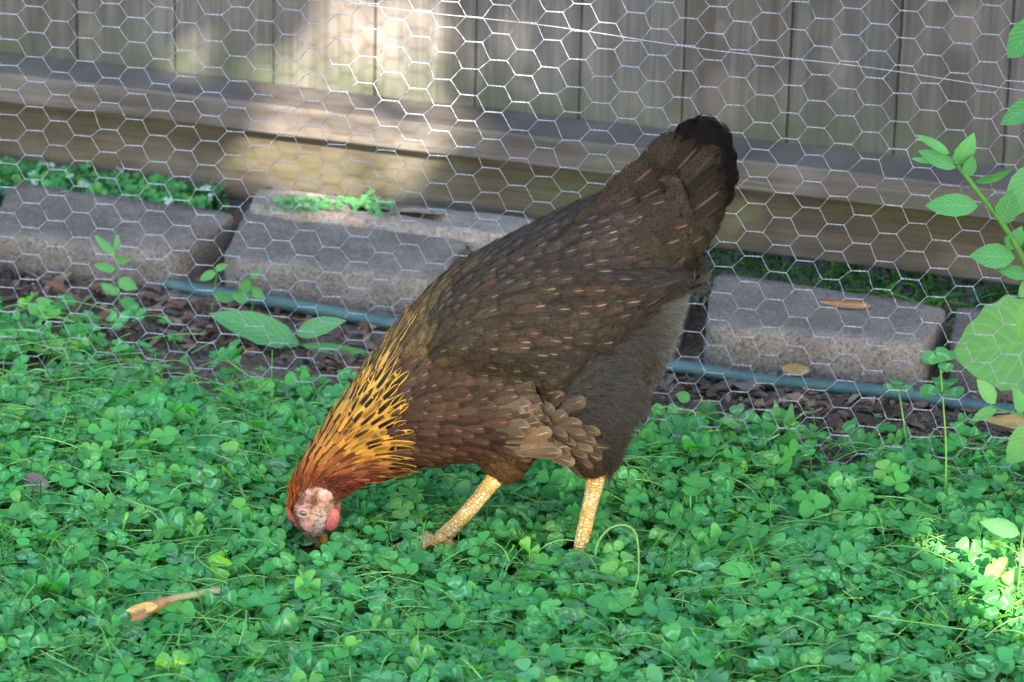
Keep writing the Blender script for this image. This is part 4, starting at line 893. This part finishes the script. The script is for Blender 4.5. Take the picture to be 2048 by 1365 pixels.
# face
def face_col(x, y):
    c_ = np.array([158, 118, 108.]); f = vnoise(x, y, .12)*.6+vnoise(x, y, .3)*.4
    f = min(1, max(0, (f-.3)*2.2)); c_ = c_*(1-.75*f)+np.array([104, 84, 76])*.75*f
    def spot(cx, cy, rx, ry, c2, s=1.):
        nonlocal c_; t = max(0, 1-(((x-cx)/rx)**2+((y-cy)/ry)**2)); t = min(1, t*1.6)*s; c_ = c_*(1-t)+np.array(c2, float)*t
    spot(640, 1035, 22, 22, (168, 152, 140), .8); spot(612, 1050, 16, 14, (196, 140, 138), .7); spot(600, 1062, 18, 14, (214, 120, 120), .5); spot(652, 988, 16, 14, (204, 150, 144), .9); spot(592, 1040, 10, 34, (92, 52, 42), 1); spot(600, 990, 14, 24, (84, 46, 36), 1)  # dark maroon spots at left: rim fuzz with its shadow painted in
    spot(628, 1000, 9, 14, (104, 58, 38), 1.2); spot(608, 1024, 14, 12, (168, 134, 112), .8); spot(634, 1062, 16, 12, (172, 142, 132), .8)
    return lin(c_)
g = NT("face_skin"); n = g.noise(500, detail=3); g.bump(n, .6, .0015); M_face = g.done(g.mix(g.math('MULTIPLY', g.step(n, .5, .75), .35), g.attr('fcol').outputs['Color'], (.25, .18, .15)), .6, .35)
for side in (-1, 1):
    V = []; cc = []; idx = {}; fc = []
    NX, NY = 34, 44
    for j in range(NY):
        for i in range(NX):
            x = 584+i*2.75; y = 966+j*2.75; xr = (x-629)*.94+(y-1024)*.34; yr = -(x-629)*.34+(y-1024)*.94; d2 = 1-(xr/42)**2-(yr/56)**2
            if d2 < 0: continue
            d = ray(x, y); hit, nor, _, _ = bvh.ray_cast(Vector(CAM), Vector(d/np.linalg.norm(d)))
            if hit is None: continue
            p = np.array(hit)+np.array(nor)*(.0002+.0018*min(1, d2*5)+.0012*math.exp(-(((x-608)/13)**2+((y-1022)/11)**2))+.0010*math.exp(-(((x-652)/12)**2+((y-988)/11)**2)))
            if side > 0: p[1] = 2*Y0-p[1]
            idx[i, j] = len(V); V.append(p); cc.append([*face_col(x, y), 0])
    for (i, j) in idx:
        if all(k in idx for k in ((i+1, j), (i, j+1), (i+1, j+1))): fc.append((idx[i, j], idx[i, j+1], idx[i+1, j+1], idx[i+1, j]))
    mesh_obj('face', np.array(V), np.array(fc), M_face, hen, True, {'fcol': np.array(cc)})
def surf(x, y, side):
    d = ray(x, y); hit, nor, _, _ = bvh.ray_cast(Vector(CAM), Vector(d/np.linalg.norm(d))); p = np.array(hit); n_ = np.array(nor)
    if side > 0: p[1] = 2*Y0-p[1]; n_[1] *= -1
    return p, n_
def blob(name, c, ax, mat, parent=hen, k=18):    # ellipsoid with axes as rows of ax
    V = []; 
    for i in range(k+1):
        th = math.pi*i/k
        for j in range(k): ph = 2*math.pi*j/k; V.append(c+ax[0]*math.sin(th)*math.cos(ph)+ax[1]*math.sin(th)*math.sin(ph)+ax[2]*math.cos(th)*(1+.12*math.sin(th)))
    return mesh_obj(name, np.array(V), [(i*k+j, (i+1)*k+j, (i+1)*k+(j+1) % k, i*k+(j+1) % k) for i in range(k) for j in range(k)], mat, parent)
g = NT("eye_mat"); M_eye = g.done((.035, .05, .085), .12, .8)
M_wat = plain("wattle_skin", lin((118, 50, 52)), lin((148, 74, 72)), 260, .5, .4, .5, .001)
M_lid = plain("eyelid_skin", lin((176, 140, 118)), lin((150, 112, 92)), 300, .6, .3, .3, .001)
for side in (-1, 1):
    p, n_ = surf(608, 1023, side); t1 = np.array([1., 0, 0]); t1 -= n_*(t1@n_); t1 /= np.linalg.norm(t1); t2 = np.cross(n_, t1)
    eye = blob('eye', p+n_*.0026, [t1*.0042, t2*.0034, n_*.0030], M_eye)
    mb = MB(); tube(mb, [p+n_*.0036+t1*.0050*math.cos(q_)+t2*.0041*math.sin(q_) for q_ in np.linspace(0, 2*math.pi, 20)], .0009, 6); mb.build('eyelid', M_lid, eye)
    p, n_ = surf(658, 1030, side); A0 = PP(668, 1004, 0)*[1, 0, 1]+[0, Y0+side*.010, 0]; B0 = PP(656, 1056, 0)*[1, 0, 1]+[0, Y0+side*.012, 0]
    d = (B0-A0); L = np.linalg.norm(d); d /= L; sdn = np.cross(np.array([0, 1., 0]), d)
    blob('wattle', (A0+B0)/2+sdn*(-.002), [sdn*.0070, np.array([0, .0022, 0]), d*L*.42], M_wat)
    p, n_ = surf(653, 988, side); blob('earlobe', p+n_*.0016, [t1*.0060, n_*.0018, t2*.0052], plain("earlobe_skin", lin((178, 132, 124)), lin((158, 110, 106)), 200, .55, .35))
mb = MB()                                   # small single comb along the forehead
cp = [(576, 1004), (570, 1018), (572, 1032), (582, 1046), (592, 1058), (606, 1068)]
V = []
for k, (x, y) in enumerate(spline(cp, 19)):
    hgt = (6 if k % 3 == 1 else 2)*math.sin(math.pi*(k+1)/20)+2; nx_, ny_ = -.75, .45 if k > 6 else .1
    for ww, hh in ((-.0014, 0), (-.0008, 1), (.0008, 1), (.0014, 0)): p = PP(x+10+nx_*(hgt+5)*hh, y-4+ny_*(hgt+3)*hh); V.append(p+[0, ww, 0])
mb.add(V, [(4*k+a, 4*k+a+1, 4*k+a+5, 4*k+a+4) for k in range(18) for a in range(3)]); mb.build('comb', M_wat, hen)
M_beak = plain("beak_horn", lin((112, 92, 70)), lin((80, 70, 62)), 90, .45, .45, .2, .001)
def cone(name, pts, rad, mat, parent, flat=.8): mb = MB(); P = spline([PP(x, y) for x, y in pts], 10); tube(mb, P, np.interp(np.linspace(0, 1, 10), np.linspace(0, 1, len(rad)), rad), 12, None, flat); return mb.build(name, mat, parent)
bk = cone('beak', [(620, 1060), (628, 1078), (638, 1094), (648, 1106)], [.0085, .0065, .0042, .0008], M_beak, hen)
cone('lower_beak', [(640, 1050), (645, 1068), (650, 1086), (653, 1100)], [.0070, .0056, .0036, .0008], plain("lower_horn", lin((178, 130, 56)), lin((160, 104, 52)), 90, .45, .45, .2, .001), bk)
# legs and feet
g = NT("leg_scales"); u = g.sep(g.attr('fuv').outputs['Vector']); vo = g.n("ShaderNodeTexVoronoi"); vo.feature = 'DISTANCE_TO_EDGE'; cb = g.n("ShaderNodeCombineXYZ")
g.set(cb.inputs[0], g.math('MULTIPLY', u[0], 9)); g.set(cb.inputs[1], g.math('MULTIPLY', u[1], 300)); g.set(vo.inputs['Vector'], cb.outputs[0]); vo.inputs['Scale'].default_value = 1.0; vo.inputs['Randomness'].default_value = .55
e_ = g.step(vo.outputs['Distance'], .02, .16); n = g.noise(70, detail=3)
c = g.mix(e_, lin((158, 132, 100)), g.mix(g.step(n, .4, .62), lin((186, 146, 66)), lin((200, 178, 132)))); g.bump(e_, 1.0, .0012); M_leg = g.done(c, .5, .4)
M_claw = plain("claw_horn", lin((150, 120, 96)), lin((96, 78, 66)), 90, .4, .4)
def leg(shank, rad, dy, foot, toes):
    mb = MB(); P = spline([PP(x, y, dy[0]+(dy[1]-dy[0])*k/(len(shank)-1)) for k, (x, y) in enumerate(shank)], 16); tube(mb, P, np.interp(np.linspace(0, 1, 16), np.linspace(0, 1, len(rad)), rad), 16, None, .85)
    fp = P[-1]; claws = []
    for (dx, dyy, ln) in toes:
        d = np.array([dx, dyy, 0.]); d /= np.linalg.norm(d); pts = [fp+[0, 0, .002], fp+d*ln*.3+[0, 0, .006], fp+d*ln*.65+[0, 0, .001], fp+d*ln+[0, 0, -.004]]
        tube(mb, spline(pts, 10), np.array([.0065, .0062, .0052, .0056, .0048, .0046, .0048, .0042, .0036, .0024]), 10); claws.append(spline([fp+d*(ln-.002)+[0, 0, -.003], fp+d*(ln+.007)+[0, 0, -.003], fp+d*(ln+.012)+[0, 0, -.009]], 6))
    o = mb.build('leg', M_leg, hen)
    for c_ in claws: m2 = MB(); tube(m2, c_, np.linspace(.0022, .0004, 6), 7); m2.build('claw', M_claw, o)
leg([(1000, 945), (962, 992), (920, 1042), (884, 1076), (868, 1090)], [.0095, .0079, .0079, .0092, .0080], (.036, -.012), None, [(-1, -.25, .050), (-.8, .75, .042), (-.65, -.85, .042), (.9, .3, .022)])
leg([(1196, 935), (1186, 985), (1174, 1035), (1164, 1085), (1158, 1140)], [.0102, .0082, .0073, .0076, .0070], (-.044, -.044), None, [(-1, .1, .052), (-.75, .7, .042), (-.7, -.75, .042), (.9, .1, .022)])
